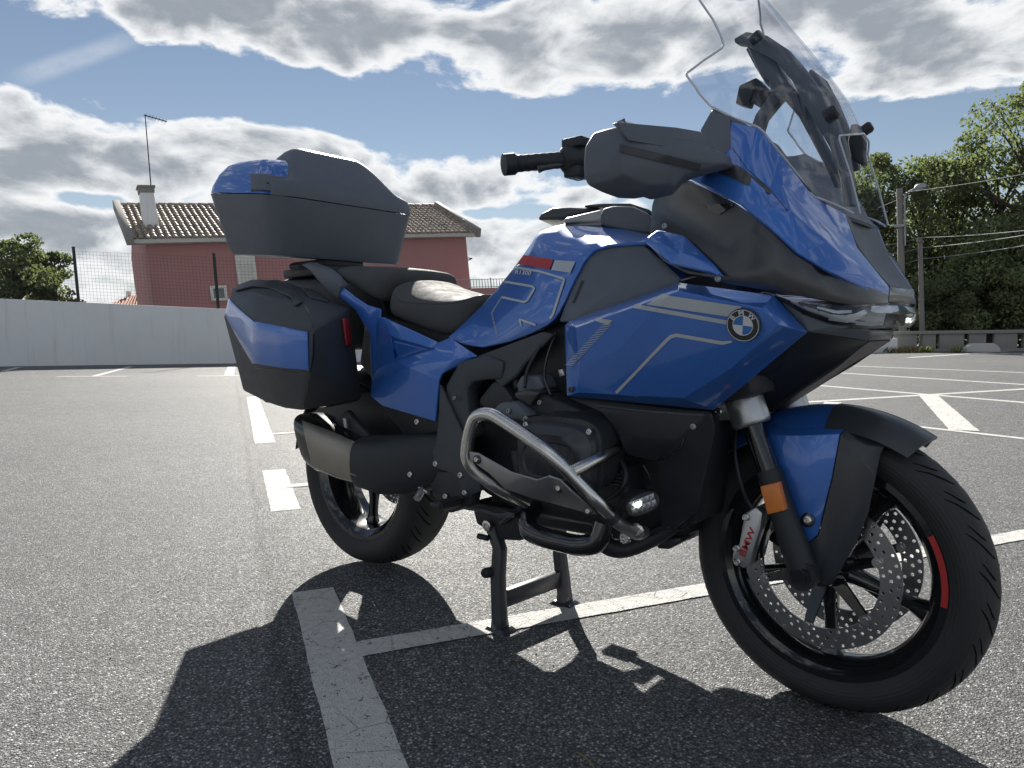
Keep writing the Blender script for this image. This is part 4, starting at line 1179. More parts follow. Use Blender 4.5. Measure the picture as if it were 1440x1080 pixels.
# dark grey infill below the tank edge
iv = pl([(847, 343, -.246), (906, 345, -.258), (958, 392, -.288), (952, 399, -.290), (801, 452, -.292), (786, 452, -.250), (796, 425, -.246), (824, 358, -.246), (880, 395, -.285), (930, 385, -.285)])
infill = sheet('side_infill', iv, [(0, 1, 8), (1, 9, 8), (1, 2, 9), (2, 3, 9), (3, 4, 8, 9), (4, 5, 6), (4, 6, 8), (6, 7, 8), (7, 0, 8)], MAT['plastic_slate'], B, .008, both=True, bevel=.006, ang=25, bang=6)
decal_quad('slot', [(818, 394), (822, 395), (808, 427), (805, 426)], bvh(infill), MAT['plastic_black'], infill, 2, 4, .0008)

# ------------------------------------------------------------------ upper fairing
dv = pl([(912, 292, -.200), (930, 246, -.235), (963, 249, -.275), (1040, 286, -.305), (1087, 325, -.302), (1122, 355, -.290), (1166, 380, -.262), (1250, 413, -.104), (1250, 428, -.108),
         (1205, 432, -.205), (1150, 420, -.282), (1089, 411, -.303), (955, 390, -.305), (905, 345, -.255), (918, 322, -.235), (985, 330, -.268), (1040, 355, -.300), (1010, 300, -.300), (1090, 370, -.312), (1045, 400, -.318)])
df = [(0, 1, 17, 15), (1, 2, 17), (2, 3, 17), (3, 4, 18, 16, 17), (17, 16, 15), (4, 5, 18), (5, 6, 10, 18), (6, 7, 8, 9), (6, 9, 10), (10, 11, 19, 18), (18, 19, 16), (11, 12, 19), (12, 16, 19), (12, 13, 15, 16), (13, 14, 15), (14, 0, 15)]
dark = sheet('side_fairing', dv, df, MAT['fairing_black'], B, .008, both=True, sub=1, bevel=.003, ang=30, bang=50)
# small bright air scoop
decal_quad('air_scoop', [(990, 288), (1038, 286), (1012, 302), (1006, 300)], bvh(dark), MAT['gloss_black'], dark, 4, 3, .003)
# blue tongue of the tank running forward
bv = pl([(903, 338, -.265), (925, 322, -.262), (962, 330, -.282), (1005, 372, -.318), (1017, 389, -.324), (942, 372, -.305), (960, 352, -.312)])
sheet('tank_tongue', bv, [(0, 1, 6), (1, 2, 6), (2, 3, 6), (3, 4, 6), (4, 5, 6), (5, 0, 6)], MAT['blue_paint'], B, .008, both=True, bevel=.005, ang=20, bang=4)
# blue cowl
cv_ = pl([(1027, 169, -.246), (1066, 179, -.243), (1077, 189, -.238), (1096, 214, -.224), (1144, 276, -.180), (1190, 301, -.108), (1207, 349, -.112), (1252, 404, -.095), (1250, 424, -.105),
          (1166, 381, -.266), (1122, 355, -.296), (1087, 325, -.308), (1040, 286, -.312), (963, 247, -.285), (998, 240, -.282), (1012, 224, -.268), (1024, 206, -.256),
          (1051, 237, -.285), (1084, 268, -.275), (1080, 292, -.306), (1111, 297, -.286), (1163, 338, -.235), (1213, 386, -.170), (1100, 260, -.258), (1150, 310, -.200)])
cf = [(0, 1, 17, 16), (1, 2, 17), (2, 3, 18, 17), (3, 23, 18), (3, 4, 23), (4, 24, 23), (4, 5, 24), (5, 6, 24), (6, 21, 24), (6, 7, 22, 21), (7, 8, 22), (8, 9, 22), (9, 10, 21, 22), (10, 20, 21), (10, 11, 19, 20), (11, 12, 19), (12, 13, 14, 17), (12, 17, 18, 19), (14, 15, 17), (15, 16, 17), (18, 20, 19), (18, 23, 20), (23, 24, 21, 20)]
cowl = sheet('front_cowl', cv_, cf, MAT['blue_paint'], B, .008, both=True, bevel=.005, seg=3, ang=24, bang=9)
Tc_ = bvh(cowl); v = []
for i in range(11):
    t = i/10*3; k = min(int(t), 2); u = t-k
    a = Vector([(1013, 227), (1040, 234), (1062, 251), (1086, 271)][k]).lerp(Vector([(1013, 227), (1040, 234), (1062, 251), (1086, 271)][k+1]), u); b = Vector([(1004, 241), (1034, 252), (1056, 264), (1080, 273)][k]).lerp(Vector([(1004, 241), (1034, 252), (1056, 264), (1080, 273)][k+1]), u)
    for j in range(5): p = a.lerp(b, j/4); v.append(cast(Tc_, p.x, p.y, .002))
mir(mesh('cowl_shade', v, grid_faces(11, 5), MAT['fairing_black'], cowl, ang=60))  # dark sheet: shade on the blue cowl painted as a colour
# dark root of the mirror and top corner beside the screen
sheet('cowl_corner', pl([(983, 184, -.262), (1003, 149, -.252), (1028, 165, -.246), (1030, 210, -.258), (1010, 228, -.272), (1000, 205, -.272)]), [(0, 1, 5), (1, 2, 3, 5), (3, 4, 5)], MAT['plastic_slate'], B, .010, both=True, bevel=.006, ang=25)
# inner lining under the screen, closed across the middle
rows = []
for (px, py, Y, dz, dx) in ((1003, 149, -.250, -.03, -.02), (1028, 166, -.243, -.045, .0), (1066, 180, -.240, -.055, .02), (1096, 215, -.221, -.045, .03), (1144, 277, -.178, -.02, .03), (1188, 302, -.106, -.004, .012)):
    e = P(px, py, Y); rows.append([e, V(e.x+dx*.6, e.y*.55, e.z+dz), V(e.x+dx, 0, e.z+dz*1.1), V(e.x+dx*.6, -e.y*.55, e.z+dz), V(e.x, -e.y, e.z)])
patch('dash_lining', rows, MAT['plastic_slate'], B, .006, V(-.3, 0, 1), False, sub=1, ang=45)
# display between lining and screen
a = V(.60, 0, 1.155); mb = MB(); Rm = Matrix.Rotation(R_(-35), 3, 'Y')
mb.box(a, .035, .27, .14, Rm); o = mb.build('display', MAT['plastic_black'], B, bevel=.012, seg=3)
mb = MB(); mb.box(a+Rm @ V(-.019, 0, 0), .004, .25, .12, Rm); mb.build('display_glass', MAT['gloss_black'], o, bevel=.001)
# nose: satin centre between the cowl halves, radar glass, chin
rows = []
for (px, py, Y, bx) in ((1190, 303, -.104, -.004), (1199, 328, -.107, -.012), (1208, 350, -.108, -.020), (1232, 380, -.100, -.018), (1252, 402, -.091, -.012)):
    e = P(px, py, Y); rows.append([e, V(e.x+bx, e.y*.55, e.z+.002), V(e.x+bx*1.3, 0, e.z+.003), V(e.x+bx, -e.y*.55, e.z+.002), V(e.x, -e.y, e.z)])
patch('nose_panel', rows, MAT['plastic_slate'], B, .006, V(1, 0, .5), False, sub=1, ang=45)
e1, e2 = P(1252, 401, -.091), P(1250, 424, -.100)
rows = []
for k in range(4):
    e = e1.lerp(e2, k/3); b = -.010+.014*math.sin(math.pi*k/3)
    rows.append([e, V(e.x+b, e.y*.6, e.z), V(e.x+b*1.3, 0, e.z), V(e.x+b, -e.y*.6, e.z), V(e.x, -e.y, e.z)])
patch('radar_cover', rows, MAT['fairing_black'], B, .006, V(1, 0, 0), False, sub=1, ang=60)
# headlamp: dark bowl, bright blades and a clear lens
ht_ = [(1089, 411, -.300), (1130, 422, -.290), (1175, 431, -.258), (1212, 428, -.205), (1248, 425, -.105)]
hb_ = [(1091, 415, -.300), (1128, 440, -.285), (1175, 457, -.245), (1208, 463, -.190), (1245, 461, -.090)]
hm_ = [(1090, 413, -.303), (1130, 433, -.300), (1177, 446, -.270), (1213, 447, -.216), (1262, 442, -.105)]
def lamp_rows(sc, off):
    top, mid, bot = pl(ht_), pl(hm_), pl(hb_)
    for L_ in (top, mid, bot):
        e = L_[-1]; L_ += [V(e.x, -.035, e.z), V(e.x, .035, e.z)]
        L_ += [V(p.x, -p.y, p.z) for p in reversed(L_[:5])]
    return [top, mid, bot]
tr_, mr_, br_ = lamp_rows(1, 0)
patch('headlamp_lens', [tr_, mr_, br_], MAT['lens_clear'], B, .003, V(1, 0, 0), False, sub=2, ang=60)
ins = lambda p, d: V(p.x-d, p.y*(1-d*1.2), p.z)
hb = patch('headlamp_bowl', [[ins(p, .020) for p in tr_], [ins(p, .050) for p in mr_], [ins(p, .020) for p in br_]], MAT['plastic_black'], B, .004, V(1, 0, 0), False, sub=2, ang=60)
lens = [o for o in B.children if o.name == 'headlamp_lens'][0]; TL = bvh(lens)
ga = decal('light_guide', [(1094, 412, 3), (1108, 425, 7), (1135, 438, 9), (1163, 447, 11), (1192, 450, 12), (1208, 445, 11), (1220, 437, 7)], TL, MAT['roundel_white'], hb, None, 2.5, -.0032)
gb = decal('light_guide', [(1150, 431, 3), (1178, 438, 5), (1200, 437, 4)], TL, MAT['silver_decal'], hb, None, 2.5, -.0034)
gc = decal('reflector_blade', [(1228, 433, 8), (1240, 434, 12), (1256, 434, 12), (1266, 432, 8)], TL, MAT['roundel_white'], hb, None, 2.5, -.0036)
gd_ = decal('reflector_blade', [(1205, 456, 5), (1228, 458, 6), (1243, 456, 5)], TL, MAT['silver_decal'], hb, None, 2.5, -.0036)
for o in (ga, gb, gc, gd_): mir(o)
# chin beak and the dark underside running back to the flank
sheet('chin', pl([(1089, 416, -.285), (1136, 467, -.265), (1222, 480, -.085), (1224, 463, -.085), (1175, 459, -.232), (1128, 442, -.275)]), [(0, 1, 5), (1, 4, 5), (1, 2, 3, 4)], MAT['plastic_slate'], B, .008, both=True, bevel=.006, ang=25)
mb = MB(); a = P(1222, 480, -.085); b = P(1224, 463, -.085)
mb.hexa([a, V(a.x, -a.y, a.z), V(a.x-.10, -a.y, a.z+.002), V(a.x-.10, a.y, a.z+.002)], [b, V(b.x, -b.y, b.z), V(b.x-.10, -b.y, b.z), V(b.x-.10, b.y, b.z)]); mb.build('chin_front', MAT['satin_panel'], B, bevel=.006)
sheet('lower_nose', pl([(1136, 467, -.262), (1222, 481, -.080), (1180, 517, -.055), (1085, 580, -.020), (1004, 577, -.070), (1090, 525, -.110)]), [(0, 1, 2, 5), (2, 3, 5), (3, 4, 5), (4, 0, 5)], MAT['plastic_black'], B, .008, both=True, bevel=.004)
mb = MB(); a, b = P(1222, 481, -.080), P(1085, 580, -.030)
mb.hexa([a, V(a.x, -a.y, a.z), V(a.x-.02, -a.y, a.z+.02), V(a.x-.02, a.y, a.z+.02)], [b, V(b.x, -b.y, b.z), V(b.x-.02, -b.y, b.z+.02), V(b.x-.02, b.y, b.z+.02)]); mb.build('nose_underside', MAT['plastic_black'], B)

# ------------------------------------------------------------------ windscreen
ZC = [(0.95, .862), (1.0, .848), (1.08, .828), (1.16, .803), (1.246, .765), (1.354, .696), (1.487, .602), (1.60, .515)]
def interp(tab, z):
    for (a, b) in zip(tab, tab[1:]):
        if z <= b[0]: t = (z-a[0])/(b[0]-a[0]); return a[1]+(b[1]-a[1])*t
    return tab[-1][1]
CS = 2.75
def scr_x(y, z): return interp(ZC, z)-CS*y*y
def on_screen(px, py):
    prev = None
    for k in range(200):
        Y = -.04-.30*k/199; p = P(px, py, Y); g = p.x-scr_x(Y, p.z)
        if prev is not None and (g > 0) != (prev[0] > 0): return p
        prev = (g, p)
    return prev[1]
edge = [on_screen(*q) for q in ((1200, 300), (1186, 293), (1145, 276), (1095, 213), (1075, 186), (1066, 179), (1033, 166), (1000, 149), (984, 131), (967, 107), (966, 103), (990, 85), (1015, 68), (1018, 63), (1014, 48), (1003, 27), (985, 0))]
SCR_DBG = [tuple(round(c, 3) for c in p) for p in edge]
tab = sorted([(p.z, -p.y) for p in edge])
zt0 = tab[-1][0]; yt0 = tab[-1][1]
tab += [(zt0+.03, yt0-.010), (zt0+.06, yt0-.035), (zt0+.08, yt0-.075), (zt0+.088, .05)]
z0, z1 = tab[0][0], tab[-1][0]
zs = [z0+(z1-z0)*k/56 for k in range(57)]
zs = sorted(set(zs+[p[0] for p in tab]))
NZ = 1.160
rows = []; nj = 12
for z in zs:
    ye = max(.012, interp(tab, z)); yi = 0.0 if z > NZ+.012 else (.098 if z < NZ-.006 else .098*(1-max(0, (z-(NZ-.006))/.018)))
    yi = min(yi, ye-.004)
    rows.append([V(scr_x(yi+(ye-yi)*j/nj, z), -(yi+(ye-yi)*j/nj), z) for j in range(nj+1)])
scr = patch('windscreen', rows, MAT['screen_glass'], B, .0035, V(1, 0, 0), False, ang=60)
scl = mir(scr)
for sy in (1, -1):
    ed = [V(p[-1].x, p[-1].y*sy, p[-1].z) for p in rows]; inn = [V(p[0].x, p[0].y*sy, p[0].z) for p in rows if p[0].z < NZ+.014]
    tube('screen_edge', ed, .0024, MAT['screen_edge'], scr if sy == 1 else scl, n=6)
    tube('screen_edge', inn, .0020, MAT['screen_edge'], scr if sy == 1 else scl, n=6)
# bracket behind the screen, in lighter plastic that stands in for veil glare
def strap(name, pts, Y, th, mat, parent, bev=.004):
    """thick strap: centre line of pixels with pixel width at plane Y"""
    L_, R2 = [], []
    for i, (x, y, w) in enumerate(pts):
        a = Vector(pts[max(i-1, 0)][:2]); b = Vector(pts[min(i+1, len(pts)-1)][:2]); t = (b-a).normalized(); n = Vector((-t.y, t.x))
        L_.append(P(x+n.x*w/2, y+n.y*w/2, Y)); R2.append(P(x-n.x*w/2, y-n.y*w/2, Y))
    mb = MB(); d = V(0, th, 0)
    v = []; 
    for a, b in zip(L_, R2): v += [a-d/2, b-d/2, b+d/2, a+d/2]
    f = []
    for i in range(len(pts)-1):
        for j in range(4): f.append((4*i+j, 4*i+(j+1) % 4, 4*i+4+(j+1) % 4, 4*i+4+j))
    f += [(0, 1, 2, 3), tuple(len(v)-4+k for k in range(4))]
    return mesh(name, v, f, MAT[mat], parent, bevel=bev, ang=35)
sb = strap('screen_bracket', [(1036, 60, 6), (1052, 56, 18), (1076, 64, 26), (1102, 80, 24), (1126, 108, 24), (1146, 140, 30), (1164, 172, 28), (1180, 205, 22), (1192, 250, 16), (1196, 290, 14)], -.02, .03, 'plastic_slate', B)
strap('bracket_arm', [(1060, 66, 20), (1074, 90, 22), (1090, 112, 26), (1112, 136, 18), (1134, 162, 18), (1150, 196, 14), (1166, 226, 14), (1182, 262, 14)], .02, .03, 'plastic_slate', sb)
strap('bracket_arm', [(1140, 100, 6), (1156, 118, 16), (1172, 148, 16), (1184, 176, 16), (1196, 208, 14), (1204, 240, 12)], .09, .02, 'plastic_slate', sb)
strap('bracket_arm', [(1108, 128, 10), (1090, 142, 16), (1072, 166, 14), (1064, 190, 16)], .03, .03, 'plastic_slate', sb)
strap('bracket_arm', [(1046, 150, 18), (1052, 128, 22), (1066, 118, 14), (1078, 130, 16), (1066, 150, 20)], .05, .03, 'plastic_black', sb)
for (x, y, Y, r) in ((1170, 160, -.08, .0145), (1064, 52, -.06, .011), (1219, 181, .10, .012)):
    p = P(x, y, Y); mb = MB(); mb.tube([p+V(-.012, 0, -.006), p+V(.006, 0, .003), p+V(.010, 0, .005)], [r, r, r*.7], 18); mb.build('screen_knob', MAT['plastic_black'], sb, ang=40)
mb = MB(); mb.prism(pl([(1050, 64, -.02), (1086, 80, -.02), (1104, 112, -.02), (1122, 132, -.02), (1130, 164, -.02), (1106, 138, -.02), (1084, 134, -.02), (1081, 112, -.02), (1070, 108, -.02)]), V(0, .03, 0)); mb.build('bracket_plate', MAT['plastic_slate'], sb, bevel=.003)
strap('radar_mount', [(1204, 176, 10), (1206, 200, 22), (1208, 222, 18), (1216, 232, 6)], .06, .03, 'plastic_black', sb)

# ------------------------------------------------------------------ mirrors, grips, levers
mo = [(822, 247), (822, 222), (824, 204), (834, 187), (848, 182), (866, 183), (905, 192), (950, 205), (1000, 226), (1005, 242), (966, 252), (935, 262), (917, 282), (908, 277), (890, 280), (870, 279), (848, 271), (828, 261)]
def mY(x): return -.475+.200*(x-822)/180
bk = [P(x, y, mY(x)) for (x, y) in mo]; cen = P(905, 232, mY(905)-.02)+V(.045, 0, 0)
n = len(bk); fr = [cen+(p+V(.045, -.006, 0)-cen)*.97 for p in bk]; bc = sum(bk, V(0, 0, 0))/n
bk2 = [bc+(p-bc)*.90+V(-.012, 0, 0) for p in bk]
fr2 = [cen+(p-cen)*.80+V(.014, -.016, 0) for p in fr]
v = fr2+fr+bk+bk2+[cen+V(.020, -.020, 0)]
f = [(i, (i+1) % n, n+(i+1) % n, n+i) for i in range(n)]+[(n+i, n+(i+1) % n, 2*n+(i+1) % n, 2*n+i) for i in range(n)]+[(2*n+i, 2*n+(i+1) % n, 3*n+(i+1) % n, 3*n+i) for i in range(n)]
f += [(i, 4*n, (i+1) % n) for i in range(n)]+[tuple(range(3*n, 4*n))]
mirr = mesh('mirror_housing', v, f, MAT['plastic_slate'], B, bevel=.010, seg=3, bang=22, ang=40)
decal_quad('turn_signal', [(872, 203), (985, 230), (982, 240), (872, 214)], mirr, MAT['satin_panel'], mirr, 6, 2, .0025)
# fin over the mirror
fv_ = pl([(861, 174, -.48), (868, 172, -.485), (950, 179, -.40), (985, 185, -.34), (1010, 215, -.30), (1006, 228, -.31), (930, 205, -.43), (884, 197, -.475)])
mb = MB(); fin = sheet('mirror_fin', fv_, [(0, 1, 7), (1, 2, 6, 7), (2, 3, 6), (3, 4, 5, 6)], MAT['plastic_slate'], mirr, .030, both=False, bevel=.004, ang=30)
gl_ = [bc+(p-bc)*.78+V(-.0165, 0, 0) for p in bk]; mesh('mirror_glass', gl_, [tuple(range(n))], MAT['window_glass'], mirr, solid=.003)
mir_tree(mirr)
ge, gi = P(707, 232, -.455), P(826, 222, -.30)
gd = (gi-ge).normalized()
def grip(sy):
    s = lambda p: V(p.x, p.y*sy, p.z)
    mb = MB(); mb.tube([s(ge), s(ge+gd*.002), s(ge+gd*.024), s(ge+gd*.028)], [.013, .0215, .0215, .018], 20); o = mb.build('bar_end', MAT['plastic_black'], B, ang=40)
    mb = MB(); mb.tube([s(ge+gd*.026), s(ge+gd*.03)]+[s(ge+gd*(.03+.095*k/12)) for k in range(13)]+[s(ge+gd*.135)], [.0175]*2+[.0172 if k % 2 else .0162 for k in range(13)]+[.0165], 20); g = mb.build('grip', MAT['plastic_black'], B, ang=50)
    mb = MB(); mb.tube([s(ge+gd*.12), s(gi+gd*.12+V(.02, .02, -.01))], .011, 12); mb.build('handlebar', MAT['satin_panel'], B, ang=50)
    mb = MB(); c = ge+gd*.155
    mb.add(*tube_data([s(c-gd*.03), s(c-gd*.02), s(c+gd*.02), s(c+gd*.06)], [.018, .030, .036, .034], 14)); mb.box(s(c+V(.01, 0, .028)), .05, .05, .02); mb.box(s(c+V(.01, 0, -.03)), .04, .05, .022)
    mb.build('switch_cluster', MAT['plastic_black'], B, bevel=.004)
    a = P(757, 238, -.40); lv = [s(a), s(P(765, 236, -.395)), s(P(795, 230, -.345)), s(P(826, 230, -.295))]
    mb = MB(); mb.tube(lv, [.0085, .006, .0068, .0075], 10); mb.build('brake_lever' if sy == 1 else 'clutch_lever', MAT['satin_panel'], B, ang=50)
grip(1); grip(-1)
# ------------------------------------------------------------------ seats and tail
rows = []
for (bp, ep, c) in (((535, 440, -.170), (551, 396, -.150), (-.50, .965)), ((548, 447, -.172), (555, 414, -.168), (-.455, .955)), ((567, 455, -.172), (563, 423, -.174), (-.41, .943)), ((612, 473, -.165), (608, 425.5, -.166), (-.30, .908)), ((632, 474, -.155), (634, 424.5, -.152), (-.225, .892)), ((655, 459, -.135), (656, 420, -.134), (-.16, .888)), ((676, 440, -.100), (680, 412, -.098), (-.10, .906))):
    b, e = P(*bp), P(*ep); zc = c[1]
    k = lambda f, z: V(e.x*(1)+0*f, e.y*f, z)
    half = [V(b.x, b.y*.55, b.z-.004), b, e.lerp(b, .12)+V(0, -.004, 0), e, k(.80, e.z+(zc-e.z)*.45+.004), k(.45, e.z+(zc-e.z)*.85+.003), k(0, zc)]
    rows.append(half+[V(p.x, -p.y, p.z) for p in reversed(half[:-1])])
loft('rider_seat', rows, MAT['leather'], B, sub=2, ang=60)
sd_ = [o for o in B.children if o.name == 'rider_seat'][0]
decal('seat_seam', [(556, 416), (561, 422), (570, 425.5), (608, 428), (634, 427), (656, 422.5), (677, 415)], sd_, MAT['plastic_black'], sd_, 1.0, 4, .0008)
rows = []
for (bp, ep, zc) in (((533, 428, -.170), (548, 385, -.150), .985), ((517, 423, -.180), (533, 379, -.170), 1.000), ((500, 411, -.185), (505, 378, -.175), 1.010), ((478, 396, -.185), (478, 377, -.175), 1.018), ((462, 390, -.180), (462, 376.5, -.172), 1.02)):
    b, e = P(*bp), P(*ep)
    half = [V(b.x, b.y*.5, b.z), b, e, V(e.x, e.y*.7, zc*.7+e.z*.3), V(e.x, 0, zc)]
    rows.append(half+[V(p.x, -p.y, p.z) for p in reversed(half[:-1])])
loft('passenger_seat', rows, MAT['leather'], B, sub=2, ang=60)
# hump between the seats seen over the rider seat
v = pl([(553, 383, -.10), (598, 383, -.02), (610, 392, 0.02), (614, 400, .04), (560, 389, -.08)])
# grab rail
sheet('grab_rail', pl([(422, 372, -.185), (432, 369, -.200), (455, 377, -.212), (468, 388, -.216), (479, 402, -.214), (475, 421, -.208), (462, 410, -.212), (448, 396, -.212), (434, 380, -.200)]), [(0, 1, 8), (1, 2, 7, 8), (2, 3, 6, 7), (3, 4, 5, 6)], MAT['plastic_slate'], B, .035, both=True, bevel=.006, seg=3, ang=35)
mb = MB(); mb.prism(pl([(432, 588, -.13), (455, 566, -.13), (520, 552, -.13), (606, 590, -.13), (606, 650, -.13), (520, 640, -.13), (470, 605, -.13)]), V(0, .03, 0)); mb.build('inner_guard', MAT['plastic_black'], B, bevel=.004)
mb = MB(); mb.box(V(-1.0, 0, 1.015), .26, .20, .03); mb.box(V(-1.0, 0, 1.042), .22, .16, .030); mb.build('luggage_rack', MAT['plastic_black'], B, bevel=.008)
mb = MB(); mb.cyl(P(411, 375, -.16), P(424, 374, -.16), .012, 12); o = mb.build('rack_lug', MAT['plastic_black'], B); mir(o)
mb = MB(); mb.prism([V(-.55, -.10, .84), V(-.60, -.10, .98), V(-1.15, -.10, 1.0), V(-1.20, -.10, .93), V(-.95, -.10, .82), V(-.75, -.10, .74)], V(0, .20, 0)); mb.build('tail_body', MAT['plastic_black'], B, bevel=.02)
mb = MB(); mb.box(V(-1.17, 0, .95), .06, .22, .05); mb.build('tail_lamp', MAT['red_reflector'], B, bevel=.01)
mb = MB(); mb.prism([V(-1.12, -.10, .86), V(-1.16, -.10, .86), V(-1.30, -.10, .55), V(-1.27, -.10, .54)], V(0, .20, 0)); mb.build('number_plate_holder', MAT['plastic_black'], B, bevel=.006)
# blue tail panel
tv2 = pl([(530, 446, -.195), (540, 446, -.200), (617, 481, -.200), (633, 474, -.190), (671, 500, -.215), (621, 526, -.238), (617, 536, -.240), (612, 593, -.238), (537, 571, -.225), (521, 557, -.215), (522, 535, -.205), (530, 520, -.200),
          (550, 474, -.205), (606, 490, -.222), (556, 506, -.208), (572, 516, -.240), (640, 505, -.236), (561, 522, -.232), (550, 480, -.198), (600, 491, -.214), (560, 502, -.200)])
tf2 = [(0, 1, 12, 11), (1, 2, 13, 12), (2, 3, 16, 13), (3, 4, 16), (4, 5, 16), (5, 6, 15, 16), (6, 7, 8, 17, 15), (8, 9, 17), (9, 10, 17), (10, 11, 14, 17), (11, 12, 14), (13, 16, 15, 14), (14, 15, 17), (12, 18, 19, 13), (13, 19, 20, 14), (14, 20, 18, 12), (18, 20, 19)]
tp_ = sheet('tail_panel', tv2, tf2, MAT['blue_paint'], B, .008, both=True, bevel=.006, seg=3, ang=20, bang=4)
sheet('tail_trim', pl([(478, 401, -.205), (500, 418, -.202), (517, 429, -.198), (535, 434, -.190), (535, 446, -.195), (529, 456, -.196), (529, 530, -.190), (522, 534, -.185), (519, 470, -.196), (500, 437, -.203), (477, 418, -.208)]), [(0, 1, 9, 10), (1, 2, 8, 9), (2, 3, 4, 5, 8), (5, 6, 7, 8)], MAT['blue_paint'], B, .008, both=True, bevel=.004, ang=25)
# black filler behind the tail panel
mb = MB(); mb.prism([V(-.62, -.13, .86), V(-.10, -.13, .78), V(-.05, -.13, .70), V(-.20, -.13, .56), V(-.50, -.13, .58), V(-.66, -.13, .70)], V(0, .26, 0)); mb.build('seat_frame', MAT['plastic_black'], B, bevel=.01)

# ------------------------------------------------------------------ panniers
def pannier():
    F = [(510, 562, -.195), (424, 578, -.36), (436, 521, -.415), (440, 462, -.415), (429, 429, -.37), (494, 434, -.195)]
    M2 = [(470, 572, -.21), (398, 574, -.372), (398, 518, -.428), (398, 459, -.428), (400, 420, -.385), (440, 408, -.21)]
    C2 = [(430, 566, -.21), (374, 566, -.368), (361, 514, -.425), (360, 451, -.425), (354, 412, -.378), (392, 392, -.22)]
    Rr = [(372, 556, -.23), (341, 549, -.345), (318, 446, -.362), (322, 419, -.362), (326, 406, -.335), (358, 393.5, -.24)]
    rows = [pl(r) for r in (F, M2, C2, Rr)]
    v = [p for r in rows for p in r]; f = grid_faces(4, 6, True)+[(0, 1, 2), (0, 2, 3), (0, 3, 5), (3, 4, 5), (18, 19, 20, 21, 22, 23)]
    o = mesh('pannier', v, f, MAT['plastic_grain'], B, bevel=.010, seg=3, ang=30)
    o['label'] = 'angular pannier with a blue outer panel and red reflector'
    T = bvh(o)
    def pan(name, pts, nu, off, mat):
        top, bot = pts; v = []
        for i in range(nu+1):
            t = i/nu*(len(top)-1); k = min(int(t), len(top)-2); u = t-k
            a = Vector(top[k]).lerp(Vector(top[k+1]), u); b = Vector(bot[k]).lerp(Vector(bot[k+1]), u)
            for j in range(5): p = a.lerp(b, j/4); v.append(cast(T, p.x, p.y, off))
        return mesh(name, v, grid_faces(nu+1, 5), MAT[mat], o, solid=.004, bevel=.0015, ang=40, offset=0)
    pan('pannier_panel', ([(323, 420), (340, 436), (359, 452), (396, 459), (434, 467)], [(318, 443), (336, 476), (357, 511), (396, 517), (435, 520)]), 24, .003, 'blue_paint')
    # raised ribs on the upper shell
    pan('pannier_rim', ([(327, 407), (355, 396), (385, 397), (415, 412), (426, 427)], [(333, 411), (357, 405), (382, 408), (408, 420), (416, 432)]), 16, .006, 'plastic_grain')
    pan('pannier_latch', ([(424, 407), (440, 410), (452, 417)], [(436, 422), (448, 424), (460, 427)]), 6, .006, 'plastic_grain')
    q = [cast(T, x, y, .003) for (x, y) in ((479, 448), (487, 448), (492, 484), (490, 486), (484, 486))]
    mesh('pannier_reflector', q, [(0, 1, 2, 3, 4)], MAT['red_reflector'], o, solid=.006, offset=1, bevel=.0015)
    return o
pn = pannier()
decal('pannier_seam', [(430, 432), (437, 444), (441, 458), (441, 500), (436, 525), (426, 572)], pn, MAT['gloss_black'], pn, 1.6, 3, .0012)
decal('pannier_seam', [(360, 517), (398, 522), (434, 525)], pn, MAT['gloss_black'], pn, 1.0, 3, .0012)
mir_tree(pn)

# ------------------------------------------------------------------ top case
def rrect(x0, x1, hw, zf, zr, rad=.07, n=6):
    pts = []
    for (cx, cy, a0) in ((x1-rad, -hw+rad, -90), (x1-rad, hw-rad, 0), (x0+rad, hw-rad, 90), (x0+rad, -hw+rad, 180)):
        for k in range(n+1):
            a = R_(a0+90*k/n); x = cx+rad*math.cos(a); y = cy+rad*math.sin(a)
            t = (x1-x)/(x1-x0); pts.append(V(x, y, zf+(zr-zf)*t))
    return pts
TC = loft('top_case', [rrect(-1.21, -.895, .22, 1.052, 1.086, .05), rrect(-1.236, -.880, .256, 1.052, 1.086, .065), rrect(-1.248, -.872, .268, 1.066, 1.105, .075), rrect(-1.303, -.839, .300, 1.226, 1.293, .085), rrect(-1.304, -.837, .302, 1.233, 1.300, .085)], MAT['plastic_slate'], B, ang=40)
TC['label'] = 'grey top case with blue lid halves and a black humped front'
lid = loft('lid', [rrect(-1.304, -.841, .300, 1.237, 1.304, .085), rrect(-1.300, -.852, .296, 1.26, 1.325, .085), rrect(-1.284, -.88, .279, 1.305, 1.365, .085), rrect(-1.262, -.912, .258, 1.345, 1.394, .085), rrect(-1.235, -.945, .232, 1.374, 1.405, .08), rrect(-1.17, -1.0, .14, 1.388, 1.404, .06)], MAT['blue_paint'], TC, ang=28)
rows = []
ys = [.291, .280, .265, .250, .215, .190, .160, .128, .095, .05, 0]
for y in ys:
    if y > .215: xf = -.926+math.sqrt(max(0, .093**2-(y-.215)**2))
    else: xf = -.833
    zs_ = 1.288 if y < .28 else 1.284
    kx = min(1, max(0, (.246-y)/.116)); h = (3*kx*kx-2*kx**3)
    zt = zs_+.004+(1.436-zs_)*h; xt = xf-.03-.105*h
    zb = 1.232+.06*max(0, (-.85-xf))/.44*1.1
    bx = -1.17 if y < .235 else xf-.10
    rows.append([V(xf-.003, -y, zb+.004), V(xf, -y, zb+.03), V(xf-.006, -y, zs_-.008), V(xf-.020, -y, zs_+.004+(zt-zs_)*.10), V(xf-.020+(xt-xf+.02)*.5, -y, zs_+(zt-zs_)*.55), V(xt+.012, -y, zt-.012), V(xt-.02, -y, zt), V(xt-.10, -y, zt-.006), V(min(bx, xt-.12), -y, zt-.075*max(.35, h))])
